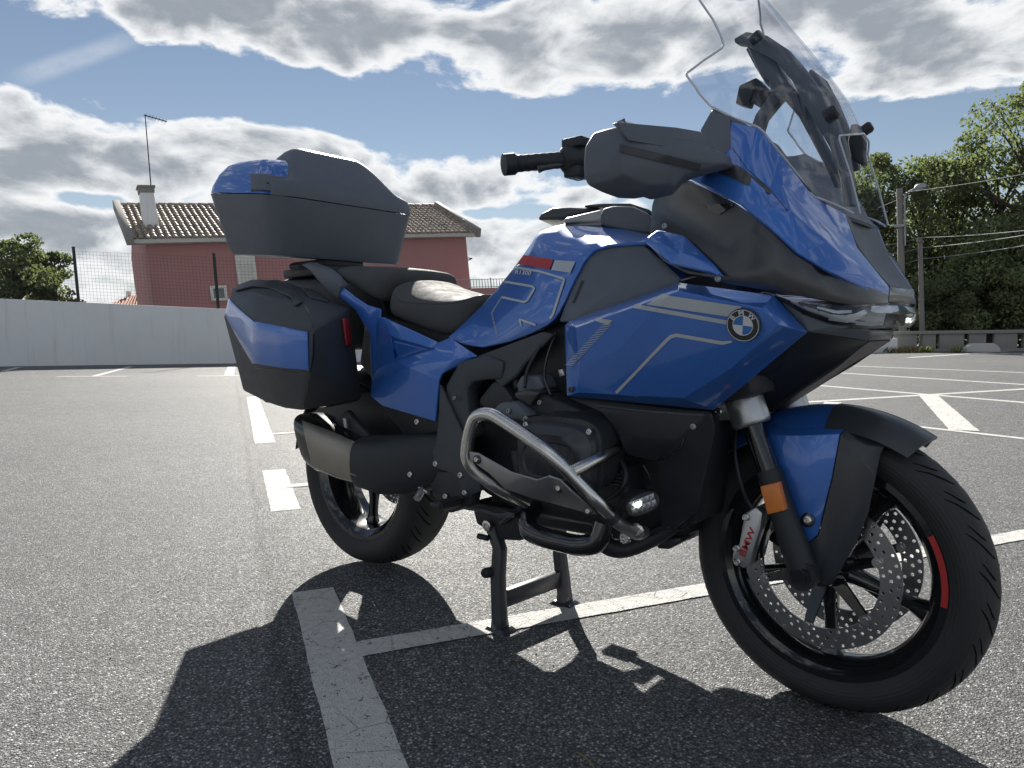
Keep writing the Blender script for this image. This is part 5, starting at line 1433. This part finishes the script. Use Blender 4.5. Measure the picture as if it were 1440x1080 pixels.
rows = rows+[[V(p.x, -p.y, p.z) for p in r] for r in reversed(rows[:-1])]
patch('lid_hump', rows, MAT['plastic_slate'], TC, .006, V(.5, 0, 1), False, sub=1, ang=50)
TLd = bvh(lid)
def wrap(pts_t, pts_b):
    v = []
    for i in range(13):
        t = i/12*(len(pts_t)-1); k = min(int(t), len(pts_t)-2); u = t-k
        a = Vector(pts_t[k]).lerp(Vector(pts_t[k+1]), u); b = Vector(pts_b[k]).lerp(Vector(pts_b[k+1]), u)
        for j in range(5): p = a.lerp(b, j/4); v.append(cast(TLd, p.x, p.y, .007))
    o = mesh('lid_trim', v, grid_faces(13, 5), MAT['plastic_slate'], TC, solid=.008, bevel=.002, ang=40, offset=0); return o
mir(wrap([(356, 246), (378, 248), (404, 253)], [(356, 272), (378, 275), (404, 279)]))


# ------------------------------------------------------------------ exhaust
rows = []
for (x, zt, zb, yo, yi) in ((-.735, .540, .400, -.300, -.19), (-.728, .549, .386, -.320, -.18), (-.69, .548, .374, -.325, -.17), (-.58, .522, .362, -.322, -.165), (-.45, .492, .352, -.310, -.16)):
    c = V(x, (yo+yi)/2, (zt+zb)/2); rows.append([p+V((p.z-c.z)*-.45, 0, 0) for p in ring(c, V(0, 1, 0), V(0, 0, 1), (yi-yo)/2, (zt-zb)/2, 24, 3.4)])
mf_ = loft('muffler', rows, MAT['gloss_black'], B, ang=40)
T = bvh(mf_)
def skin(name, top, bot, nu, off, mat, par, T, nv=5):
    v = []
    for i in range(nu+1):
        t = i/nu*(len(top)-1); k = min(int(t), len(top)-2); u = t-k
        a = Vector(top[k]).lerp(Vector(top[k+1]), u); b = Vector(bot[k]).lerp(Vector(bot[k+1]), u)
        for j in range(nv+1): p = a.lerp(b, j/nv); v.append(cast(T, p.x, p.y, off))
    return mesh(name, v, grid_faces(nu+1, nv+1), MAT[mat], par, solid=.003, ang=60, offset=0)
skin('muffler_shell', [(425, 592), (470, 609), (511, 628)], [(440, 653), (476, 668), (519, 682)], 14, .003, 'muffler_titanium', mf_, T, 7)
rows = []
for (x, zt, zb, yo, yi) in ((-.47, .500, .345, -.318, -.15), (-.40, .505, .335, -.312, -.14), (-.30, .515, .345, -.285, -.12), (-.20, .525, .375, -.240, -.10), (-.14, .52, .41, -.20, -.10)):
    c = V(x, (yo+yi)/2, (zt+zb)/2); rows.append(ring(c, V(0, 1, 0), V(0, 0, 1), (yi-yo)/2, (zt-zb)/2, 20, 3.0))
hs = loft('heat_shield', rows, MAT['plastic_black'], B, ang=40)
for (x, y) in ((577, 667),): bolt(cast(bvh(hs), x, y, 0), V(.2, -1, 0), .008)
bolt(P(587, 593, -.225), V(0, -1, 0), .009); bolt(P(510, 621, -.26), V(0, -1, 0), .010)
# muffler hanger and hugger
strap('muffler_hanger', [(482, 583, 22), (497, 602, 24), (512, 620, 26)], -.24, .02, 'plastic_black', B)
for (x, y) in ((486, 596),):
    mb = MB(); mb.prism(pl([(482, 588, -.262), (486, 589, -.262), (488, 602, -.262), (484, 601, -.262)]), V(0, .004, 0)); mb.build('hanger_tag', MAT['aluminium'], B)
rows = []
for i in range(13):
    a = R_(60+110*i/12); row = []
    for j in range(7):
        s = -1+2*j/6; r = .350-.035*abs(s)**3; row.append(V(-.75+r*math.cos(a), s*.115, .334+r*math.sin(a)))
    rows.append(row)
patch('rear_hugger', rows, MAT['plastic_black'], B, .005, V(0, 0, 1), False, ang=50)
mb = MB(); mb.tube(smooth_path([V(-.75, .13, .334), V(-.55, .15, .37), V(-.30, .13, .42), V(-.12, .10, .44)], 5), [.085]*3+[.065]*13, 16); mb.build('swing_arm', MAT['satin_panel'], B, ang=50)
mb = MB(); mb.cyl(V(-.75, .08, .334), V(-.75, .20, .334), .085, 24, .06); mb.build('final_drive', MAT['satin_panel'], B, ang=40)
# header pipes low on the right: the gloss black loop
p = fillet(pl([(850, 735, -.26), (842, 764, -.27), (816, 768, -.275), (770, 758, -.275), (744, 748, -.27), (740, 728, -.25), (752, 712, -.20)]), .03, 5)
tube('exhaust_header', p, .0235, MAT['gloss_black'], B, n=16)
mir([o for o in B.children if o.name.startswith('exhaust_header')][0])
tube('exhaust_pipe', smooth_path(pl([(838, 758, -.25), (862, 771, -.22), (885, 770, -.19), (920, 755, -.16), (950, 735, -.14)]), 5), .020, MAT['plastic_black'], B, n=14)

# ------------------------------------------------------------------ engine and lower body
mb = MB()
mb.prism([V(-.10, -.14, .66), V(.30, -.14, .70), V(.52, -.14, .62), V(.54, -.14, .44), V(.46, -.14, .33), V(.02, -.14, .31), V(-.14, -.14, .36), V(-.18, -.14, .55)], V(0, .28, 0))
mb.build('engine_block', MAT['plastic_black'], B, bevel=.025, seg=3)
mb = MB(); mb.prism([V(-.05, -.20, .74), V(.30, -.20, .86), V(.62, -.20, .92), V(.66, -.20, .66), V(.40, -.20, .60), V(.05, -.20, .62)], V(0, .40, 0)); mb.build('airbox', MAT['plastic_black'], B, bevel=.02)
mb = MB(); mb.prism([V(.48, -.12, 1.02), V(.78, -.12, .98), V(.84, -.12, .86), V(.80, -.12, .80), V(.60, -.12, .64), V(.45, -.12, .80)], V(0, .24, 0)); mb.build('front_frame', MAT['plastic_black'], B, bevel=.02)
# boxer cylinder: finned barrel, head and valve cover on both sides
def cylinder():
    cx, cz = .300, .545
    ax = V(0, 0, 1)
    mb = MB()
    for k in range(7):
        y = -.14-.016*k; mb.add([p for r in (ring(V(cx, y, cz), V(1, 0, 0), ax, .085, .075, 20, 3), ring(V(cx, y-.008, cz), V(1, 0, 0), ax, .085, .075, 20, 3)) for p in r], grid_faces(2, 20, True)+[tuple(range(20)), tuple(range(20, 40))])
    mb.cyl(V(cx, -.13, cz), V(cx, -.26, cz), .068, 24)
    b_ = mb.build('cylinder_barrel', MAT['plastic_black'], B, ang=40)
    h = loft('cylinder_head', [ring(V(cx, -.245, cz-.002), V(1, 0, 0), ax, .095, .075, 28, 4.5), ring(V(cx, -.30, cz-.010), V(1, 0, 0), ax, .104, .080, 28, 4.5), ring(V(cx-.004, -.335, cz-.016), V(1, 0, 0), ax, .104, .076, 28, 4.5)], MAT['plastic_black'], B, ang=40)
    c = loft('valve_cover', [ring(V(cx-.004, -.336, cz-.016), V(1, 0, 0), ax, .110, .082, 28, 4.2), ring(V(cx-.004, -.344, cz-.016), V(1, 0, 0), ax, .110, .082, 28, 4.2), ring(V(cx-.005, -.3441, cz-.018), V(1, 0, 0), ax, .101, .073, 28, 4.2), ring(V(cx-.006, -.362, cz-.020), V(1, 0, 0), ax, .098, .069, 28, 4.0), ring(V(cx-.008, -.374, cz-.022), V(1, 0, 0), ax, .084, .054, 28, 3.6), ring(V(cx-.008, -.3745, cz-.023), V(1, 0, 0), ax, .070, .040, 28, 3.4), ring(V(cx-.008, -.3715, cz-.023), V(1, 0, 0), ax, .066, .036, 28, 3.4)], MAT['satin_panel'], h, ang=30)
    for k in range(5):
        mb = MB(); mb.box(V(cx-.05+.022*k, -.366, cz-.022), .006, .012, .10); mb.build('cover_rib', MAT['satin_panel'], h, bevel=.002)
    for (dx, dz) in ((-.085, .045), (.082, .042), (-.085, -.076), (.080, -.076)): bolt(V(cx+dx, -.352, cz+dz), V(0, -1, 0), .007, 'steel', h)
    return b_, h
b_, h_ = cylinder()
mir(b_); mir_tree(h_)
mb = MB(); mb.prism([V(.02, -.20, .50), V(.36, -.20, .54), V(.38, -.20, .40), V(.32, -.20, .34), V(.06, -.20, .34)], V(0, .40, 0)); mb.build('crankcase_shade_block', MAT['plastic_black'], B, bevel=.02, seg=3)  # wide block added to close a lit gap in the ground shadow
mb = MB(); mb.prism([V(.06, .04, .27), V(.40, .04, .27), V(.44, .04, .34), V(.06, .04, .36)], V(0, .17, 0)); mb.build('collector_shade_block', MAT['plastic_black'], B, bevel=.02, seg=3)  # unseen box added to keep sunlight out of the shadow near the wheel
mb = MB(); mb.tube([V(.26, .19, .31), V(.10, .235, .30), V(-.06, .25, .28)], [.016, .014, .012], 10); mb.box(V(-.08, .25, .275), .07, .05, .014); mb.build('side_stand', MAT['satin_panel'], B, ang=40)
# covers above the cylinder
mb = MB(); mb.prism(pl([(724, 570, -.27), (735, 553, -.27), (760, 551, -.27), (775, 560, -.27), (812, 575, -.27), (850, 600, -.27), (868, 640, -.27), (820, 655, -.27), (770, 610, -.27), (735, 585, -.27)]), V(0, .12, 0)); o = mb.build('intake_cover', MAT['plastic_black'], B, bevel=.012, seg=3); mir(o)
bolt(P(803, 598, -.272), V(0, -1, .1), .010)
mb = MB(); mb.prism(pl([(722, 552, -.285), (724, 560, -.285), (745, 572, -.285), (752, 560, -.285), (760, 552, -.285), (740, 548, -.285)]), V(0, .10, 0)); o = mb.build('intake_duct', MAT['satin_panel'], B, bevel=.006, seg=2); mir(o)
mb = MB(); mb.prism(pl([(725, 540, -.25), (732, 528, -.25), (757, 528, -.25), (766, 545, -.25), (750, 556, -.25), (728, 556, -.25)]), V(0, .12, 0)); o = mb.build('throttle_body', MAT['plastic_slate'], B, bevel=.008, seg=2); mir(o)
mb = MB(); mb.prism(pl([(692, 576, -.30), (702, 566, -.30), (726, 566, -.30), (745, 585, -.30), (735, 592, -.30), (700, 586, -.30)]), V(0, .10, 0)); o = mb.build('cylinder_shroud', MAT['plastic_slate'], B, bevel=.008, seg=2); mir(o)
mb = MB(); mb.prism(pl([(772, 622, -.335), (789, 617, -.335), (827, 630, -.335), (834, 636, -.335), (817, 643, -.335), (789, 637, -.335)]), V(-.01, .03, 0)); o = mb.build('plug_cover', MAT['olive_cover'], B, bevel=.003); mir(o)
# spring strut and hoses showing between tank and flank panel
mb = MB()
for k in range(3): mb.cyl(P(776-k*4, 506+k*10, -.16), P(776-k*4, 512+k*10, -.16), .028-.003*k, 20)
mb.build('spring_collar', MAT['satin_panel'], B, ang=40)
mb = MB(); mb.tube([P(772, 504, -.17), P(780, 506, -.17)], .022, 16); mb.build('strut_cap', MAT['aluminium'], B, ang=40)
mb = MB(); mb.prism(pl([(784, 520, -.22), (791, 519, -.22), (794, 528, -.22), (787, 530, -.22)]), V(0, .02, 0)); mb.build('hose_clip', MAT['aluminium'], B, bevel=.002)
mb = MB(); mb.tube(smooth_path(pl([(735, 500, -.20), (727, 515, -.20), (725, 530, -.2), (730, 545, -.2)])), .012, 10); mb.build('hose', MAT['plastic_black'], B, ang=60)
# frame side plate below the tank
sheet('frame_plate', pl([(672, 500, -.205), (763, 466, -.235), (779, 470, -.235), (738, 512, -.230), (728, 528, -.225), (705, 545, -.225), (690, 530, -.220), (660, 508, -.21)]), [(0, 1, 2, 3), (0, 3, 4, 5, 6, 7)], MAT['plastic_grain'], B, .012, both=True, bevel=.006, ang=25)
# padded knee duct and heel plate
rows = []
for (x, y, Y, w) in ((700, 515, -.20, 18), (678, 512, -.215, 16), (655, 522, -.225, 16), (644, 545, -.23, 17), (650, 580, -.235, 18), (662, 612, -.235, 16)):
    rows.append((x, y, w))
st = strap('side_duct', [(716, 520, 26), (690, 517, 34), (664, 522, 36), (650, 545, 32), (654, 580, 30), (668, 615, 22)], -.205, .05, 'plastic_grain', B, .012); mir(st)
st = strap('duct_bulge', [(690, 548, 40), (705, 560, 44), (724, 575, 30)], -.20, .05, 'plastic_black', B, .015); mir(st)
sheet('heel_plate', pl([(618, 540, -.236), (624, 552, -.238), (658, 625, -.240), (668, 655, -.240), (676, 690, -.238), (655, 700, -.236), (640, 668, -.238), (606, 655, -.240), (602, 640, -.240), (612, 628, -.240), (616, 596, -.238)]), [(0, 1, 10), (1, 2, 9, 10), (2, 3, 7, 8, 9), (3, 4, 5, 6, 7)], MAT['plastic_grain'], B, .010, both=True, bevel=.003, ang=25)
v = pl([(608, 645, -.246), (622, 630, -.246), (636, 640, -.246), (640, 658, -.246), (612, 662, -.246)])
# dark filler under the tail, brackets, pegs
mb = MB(); mb.prism([V(-.55, -.16, .60), V(-.18, -.16, .58), V(-.10, -.16, .40), V(-.22, -.16, .33), V(-.34, -.16, .36), V(-.40, -.16, .48)], V(0, .30, 0)); mb.build('subframe', MAT['plastic_black'], B, bevel=.01)
mb = MB(); mb.prism(pl([(598, 662, -.235), (640, 664, -.235), (664, 690, -.235), (660, 712, -.235), (632, 722, -.235), (610, 700, -.235)]), V(0, .04, 0)); o = mb.build('footrest_bracket', MAT['plastic_black'], B, bevel=.005); mir(o)
for (x, y) in ((648, 668), (654, 693), (613, 652), (631, 708), (627, 698), (686, 680)): bolt(P(x, y, -.238), V(0, -1, 0), .0085)
mb = MB(); a = P(645, 705, -.24); mb.tube([a, a+V(.02, -.05, .005), a+V(.03, -.10, .01)], [.012, .014, .012], 10); mb.box(a+V(.02, -.06, .012), .035, .09, .012); o = mb.build('footrest', MAT['plastic_black'], B, bevel=.003); mir(o)
mb = MB(); a = P(594, 688, -.24); mb.tube([a, a+V(.01, -.03, -.02)], .010, 8); mb.tube([a+V(-.03, -.01, .02), a, a+V(.03, -.005, -.005)], .006, 8); o = mb.build('peg_stub', MAT['aluminium'], B, ang=50); mir(o)
mb = MB(); mb.tube(smooth_path(pl([(646, 712, -.22), (672, 716, -.24), (700, 724, -.25), (720, 722, -.26)])), .007, 8); mb.box(P(722, 722, -.26), .03, .03, .012); mb.build('brake_pedal', MAT['satin_panel'], B, ang=50)
# sump and under-engine guard
mb = MB(); mb.prism([V(-.10, -.12, .36), V(-.12, -.12, .31), V(.0, -.12, .285), V(.38, -.12, .295), V(.47, -.12, .33), V(.50, -.12, .42)], V(0, .24, 0)); mb.build('sump', MAT['plastic_black'], B, bevel=.015, seg=3)
for k in range(3):
    mb = MB(); a = P(704+k*7, 736-k*6, -.16); mb.tube([a, a+V(.04, .0, .03)], .007, 8); mb.build('sump_fin', MAT['satin_panel'], B, ang=50)
# lower fairing shroud
lv = pl([(797, 558, -.305), (1000, 580, -.250), (1006, 606, -.235), (998, 645, -.225), (984, 703, -.215), (980, 722, -.205), (960, 735, -.195), (948, 745, -.185), (930, 748, -.19), (925, 650, -.235), (880, 640, -.27), (868, 610, -.29), (846, 580, -.30), (950, 620, -.262)])
lo_ = sheet('lower_fairing', lv, [(0, 12, 1), (12, 11, 13, 1), (1, 13, 2), (2, 13, 3), (3, 13, 9, 4), (4, 9, 5), (5, 9, 6), (6, 9, 7), (7, 9, 8), (11, 10, 13), (10, 9, 13)], MAT['plastic_black'], B, .010, both=True, bevel=.006, ang=25, bang=8)
decal('fairing_seam', [(838, 571), (900, 578), (990, 584)], bvh(lo_), MAT['satin_panel'], lo_, 2.0, 6, .004)
mb = MB(); mb.tube(smooth_path(pl([(926, 648, -.25), (945, 640, -.262), (958, 628, -.266), (962, 616, -.268)])), .0025, 6); mb.build('wiring', MAT['gloss_black'], B, ang=60)
mb = MB(); mb.prism([V(.545, -.16, .62), V(.57, -.16, .62), V(.525, -.16, .38), V(.50, -.16, .38)], V(0, .38, 0)); mb.build('radiator', MAT['plastic_black'], B, bevel=.006)
mb = MB(); mb.prism(pl([(922, 765, -.13), (930, 757, -.13), (957, 757, -.13), (955, 765, -.13), (940, 773, -.13), (925, 772, -.13)]), V(0, .05, 0)); mb.build('stand_tang', MAT['satin_panel'], B, bevel=.004)

# ------------------------------------------------------------------ crash bars, guard plate, fog lamps
cb1 = fillet(pl([(863, 728, -.33), (840, 705, -.37), (778, 640, -.415), (725, 603, -.42), (690, 581, -.42), (668, 584, -.42), (659, 612, -.42), (655, 644, -.42), (668, 664, -.405), (706, 690, -.36), (740, 706, -.28)]), .045, 7)
cbar = tube('crash_bar', cb1, .0148, MAT['steel'], B, n=16)
cb2 = [P(806, 663, -.402), P(835, 648, -.36), P(860, 635, -.30), P(872, 628, -.25)]
tube('crash_bar_stay', cb2, .0138, MAT['steel'], cbar, n=14)
cb3 = fillet(pl([(858, 722, -.335), (868, 735, -.325), (897, 752, -.25), (905, 748, -.20)]), .02, 4)
tube('crash_bar_foot', cb3, .0135, MAT['steel_plate'], cbar, n=14)
mb = MB(); mb.tube([P(855, 720, -.338), P(866, 732, -.328)], .0185, 16); mb.build('crash_bar_clamp', MAT['plastic_black'], cbar, ang=40)
for (x, y, r) in ((880, 756, .013), (897, 745, .016)): bolt(P(x, y, -.27), V(.1, -1, 0), r, 'steel', cbar, .008)
gv = [(660, 635), (672, 637), (719, 664), (755, 675), (772, 669.5), (787, 675), (802, 690), (840, 724), (825, 722), (776, 708), (745, 700), (710, 688), (689, 667), (661, 647)]
gY = lambda x, y: -.432+.085*max(0, (y-690))/35*.9
gp_ = [P(x, y, gY(x, y)) for (x, y) in gv]
gpl = sheet('guard_plate', gp_, [(0, 1, 12, 13), (1, 2, 11, 12), (2, 3, 10, 11), (3, 4, 5, 9, 10), (5, 6, 8, 9), (6, 7, 8)], MAT['steel_plate'], cbar, .004, both=False, bevel=.0015, ang=30)
for (x, y) in ((671.5, 646), (786.5, 686), (828, 718)):
    p = cast(bvh(gpl), x, y, .0005); bolt(p, V(.1, -1, .1), .0105, 'gloss_black', cbar, .004); bolt(p, V(.1, -1, .1), .0058, 'steel', cbar, .0062)
mir_tree(cbar)
def fog():
    c = P(903, 708, -.315); ax = V(.80, -.58, .02).normalized(); sx = ax.cross(V(0, 0, 1)).normalized(); sx = (sx+V(0, 0, .30)).normalized() if sx.x > 0 else (-sx+V(0, 0, .30)).normalized()
    uz_ = sx.cross(ax).normalized()
    b_ = loft('fog_lamp', [ring(c-ax*.055, sx, uz_, .028, .016, 20, 2.6), ring(c-ax*.01, sx, uz_, .036, .021, 20, 2.6), ring(c+ax*.004, sx, uz_, .036, .021, 20, 2.6)], MAT['plastic_black'], B, ang=40)
    loft('lamp_lens', [ring(c+ax*.0042, sx, uz_, .034, .0195, 20, 2.6), ring(c+ax*.012, sx, uz_, .026, .014, 20, 2.6)], MAT['lens_clear'], b_, ang=40)
    mb = MB()
    for k in range(-2, 3):
        for j in (-1, 1):
            q = c+sx*.0112*k+uz_*.0066*j+ax*.0046; w, h = .0053, .0062
            mb.add([q-sx*w-uz_*h, q+sx*w-uz_*h, q+sx*w+uz_*h, q-sx*w+uz_*h, q+ax*.0035+sx*.001*k], [(0, 1, 4), (1, 2, 4), (2, 3, 4), (3, 0, 4)])
    mb.build('lamp_reflector', MAT['aluminium'], b_, ang=10)
    mb = MB(); q = c-sx*.012-uz_*.004+ax*.0086; mb.add([p for r in (ring(q, sx, uz_, .009, .006, 12), ring(q+ax*.001, sx, uz_, .005, .003, 12)) for p in r], grid_faces(2, 12, True)+[tuple(range(12, 24))]); mb.build('lamp_bulb', MAT['fog_lamp_lit'], b_)
    return b_
mir_tree(fog())

# ------------------------------------------------------------------ centre stand
fR, fL = G(703, 886), G(794, 849)
pR, pL = V(fR.x-.045, -.135, .275), V(fL.x-.065, .125, .275)
def stand_leg(piv, foot, s):
    mb = MB()
    a = piv; k1 = piv.lerp(foot, .22)+V(.022, 0, 0); k2 = piv.lerp(foot, .5)+V(.008, 0, 0)
    rows = []
    for (p, w, d) in ((a, .034, .018), (k1, .030, .018), (k2, .030, .020), (foot+V(0, 0, .03), .030, .022), (foot+V(0, 0, .006), .034, .026)):
        rows.append(ring(p, V(1, 0, 0), V(0, 1, 0), w*.62, d*.9, 8, 4))
    o = loft('stand_leg', rows, MAT['satin_panel'], B, ang=40, bevel=.002)
    mb = MB(); mb.hexa([foot+V(-.036, -.030, .0), foot+V(.042, -.030, .0), foot+V(.042, .030, .0), foot+V(-.036, .030, .0)], [foot+V(-.026, -.020, .010), foot+V(.026, -.020, .012), foot+V(.026, .020, .012), foot+V(-.026, .020, .010)])
    mb.build('stand_foot', MAT['satin_panel'], o, bevel=.002)
    return o
lr = stand_leg(pR, fR, -1); ll = stand_leg(pL, fL, 1)
a, b = fR+V(-.012, .012, .075), fL+V(-.014, -.012, .075)
mb = MB(); mb.hexa(*bar(a, b, .022, .046)); mb.build('stand_crossbar', MAT['satin_panel'], B, bevel=.003)
q = pR.lerp(fR, .45); mb = MB(); mb.tube([q+V(-.005, .0, 0), q+V(-.012, -.03, 0), q+V(-.012, -.035, 0)], [.014, .014, .010], 12); mb.build('stand_bumper', MAT['plastic_black'], lr, ang=40)
q = pR.lerp(fR, .12); mb = MB(); mb.cyl(q+V(-.035, -.02, 0), q+V(0, -.02, .0), .008, 10); mb.build('spring_post', MAT['plastic_black'], lr, ang=40)
bolt(pR+V(0, -.02, 0), V(0, -1, 0), .015, 'steel')
mb = MB(); mb.prism([V(-.16, -.145, .33), V(.02, -.145, .33), V(.02, -.145, .25), V(-.05, -.145, .24), V(-.14, -.145, .27)], V(0, .29, 0)); mb.build('stand_mount', MAT['plastic_black'], B, bevel=.006)

# fasteners on the panels, and the cowl crease's shading painted as a dark line
for (tg, pts) in ((dark, ((1010, 392), (935, 318))), (flank, ((803, 548),)), (lo_, ((975, 600),))):
    Tb = bvh(tg)
    for (x, y) in pts: bolt(cast(Tb, x, y, 0), V(0, -1, 0), .0065, 'satin_panel' if tg is flank else 'steel_plate', tg, .003, 'screw')
Tb = bvh(dark)
Tb = bvh(cowl)
decal('crease_line', [(1030, 208), (1051, 238), (1084, 268), (1108, 297)], Tb, MAT['gloss_black'], cowl, .9, 3, .0008)  # thin dark line painted along the crease of the cowl

# cables and small fittings round the engine
for (nm, pts, r, mt) in (('cable', [(770, 470, -.22), (755, 495, -.235), (742, 520, -.25), (738, 545, -.27)], .0045, 'plastic_black'),
                         ('cable', [(782, 468, -.22), (770, 500, -.225), (766, 530, -.25), (775, 556, -.28)], .0035, 'gloss_black'),
                         ('hose', [(700, 668, -.22), (722, 690, -.25), (752, 700, -.26), (790, 705, -.25)], .007, 'plastic_black'),
                         ('hose', [(868, 640, -.25), (880, 665, -.27), (872, 690, -.28), (850, 706, -.26)], .006, 'plastic_black'),
                         ('cable', [(905, 655, -.25), (915, 675, -.26), (908, 695, -.29)], .003, 'gloss_black'),
                         ('hose', [(905, 760, -.16), (925, 745, -.18), (945, 742, -.185)], .007, 'plastic_black')):
    tube(nm, smooth_path(pl(pts), 5), r, MAT[mt], B, n=8)
for (x, y, Y, r) in ((740, 590, -.302, .008), (716, 578, -.302, .006), (760, 566, -.287, .006), (846, 650, -.272, .007), (862, 625, -.272, .006), (668, 640, -.242, .007), (640, 560, -.24, .006)):
    bolt(P(x, y, Y), V(0, -1, .1), r, 'steel_plate')
for k in range(6):                                      # cooling ribs under the intake cover
    mb = MB(); a = P(845+k*4, 655+k*5, -.262); mb.box(a, .07, .012, .005); o = mb.build('cooling_rib', MAT['satin_panel'], B, bevel=.001)

# grit and a dry stalk on the asphalt
r = random.Random(11); mb = MB()
for k in range(170):
    px, py = r.uniform(-60, 1480), 560+560*r.random()**.7; c = G(px, py); s = r.uniform(.0018, .0045)
    v = []
    for (a, b) in ((0, 1), (1.57, 1), (3.14, 1), (4.71, 1)): v.append(c+V(math.cos(a+r.random())*s*r.uniform(.7, 1.3), math.sin(a+r.random())*s*r.uniform(.7, 1.3), 0))
    v.append(c+V(0, 0, s*r.uniform(.6, 1.2)))
    mb.add(v, [(0, 1, 4), (1, 2, 4), (2, 3, 4), (3, 0, 4)])
o = mb.build('grit', MAT['grey_concrete'], None); tag(o, 'loose pale grit scattered over the asphalt', 'grit', kind='stuff')
tube('dry_stalk', smooth_path([G(812, 1058, .003), G(822, 1064, .012), G(830, 1072, .010), G(838, 1084, .003)], 5), .0016, MAT['dry_grass'], None, n=6)
tag([o for o in bpy.data.objects if o.name.startswith('dry_stalk')][0], 'thin dry bent stalk lying on the asphalt in the shadow', 'stalk')
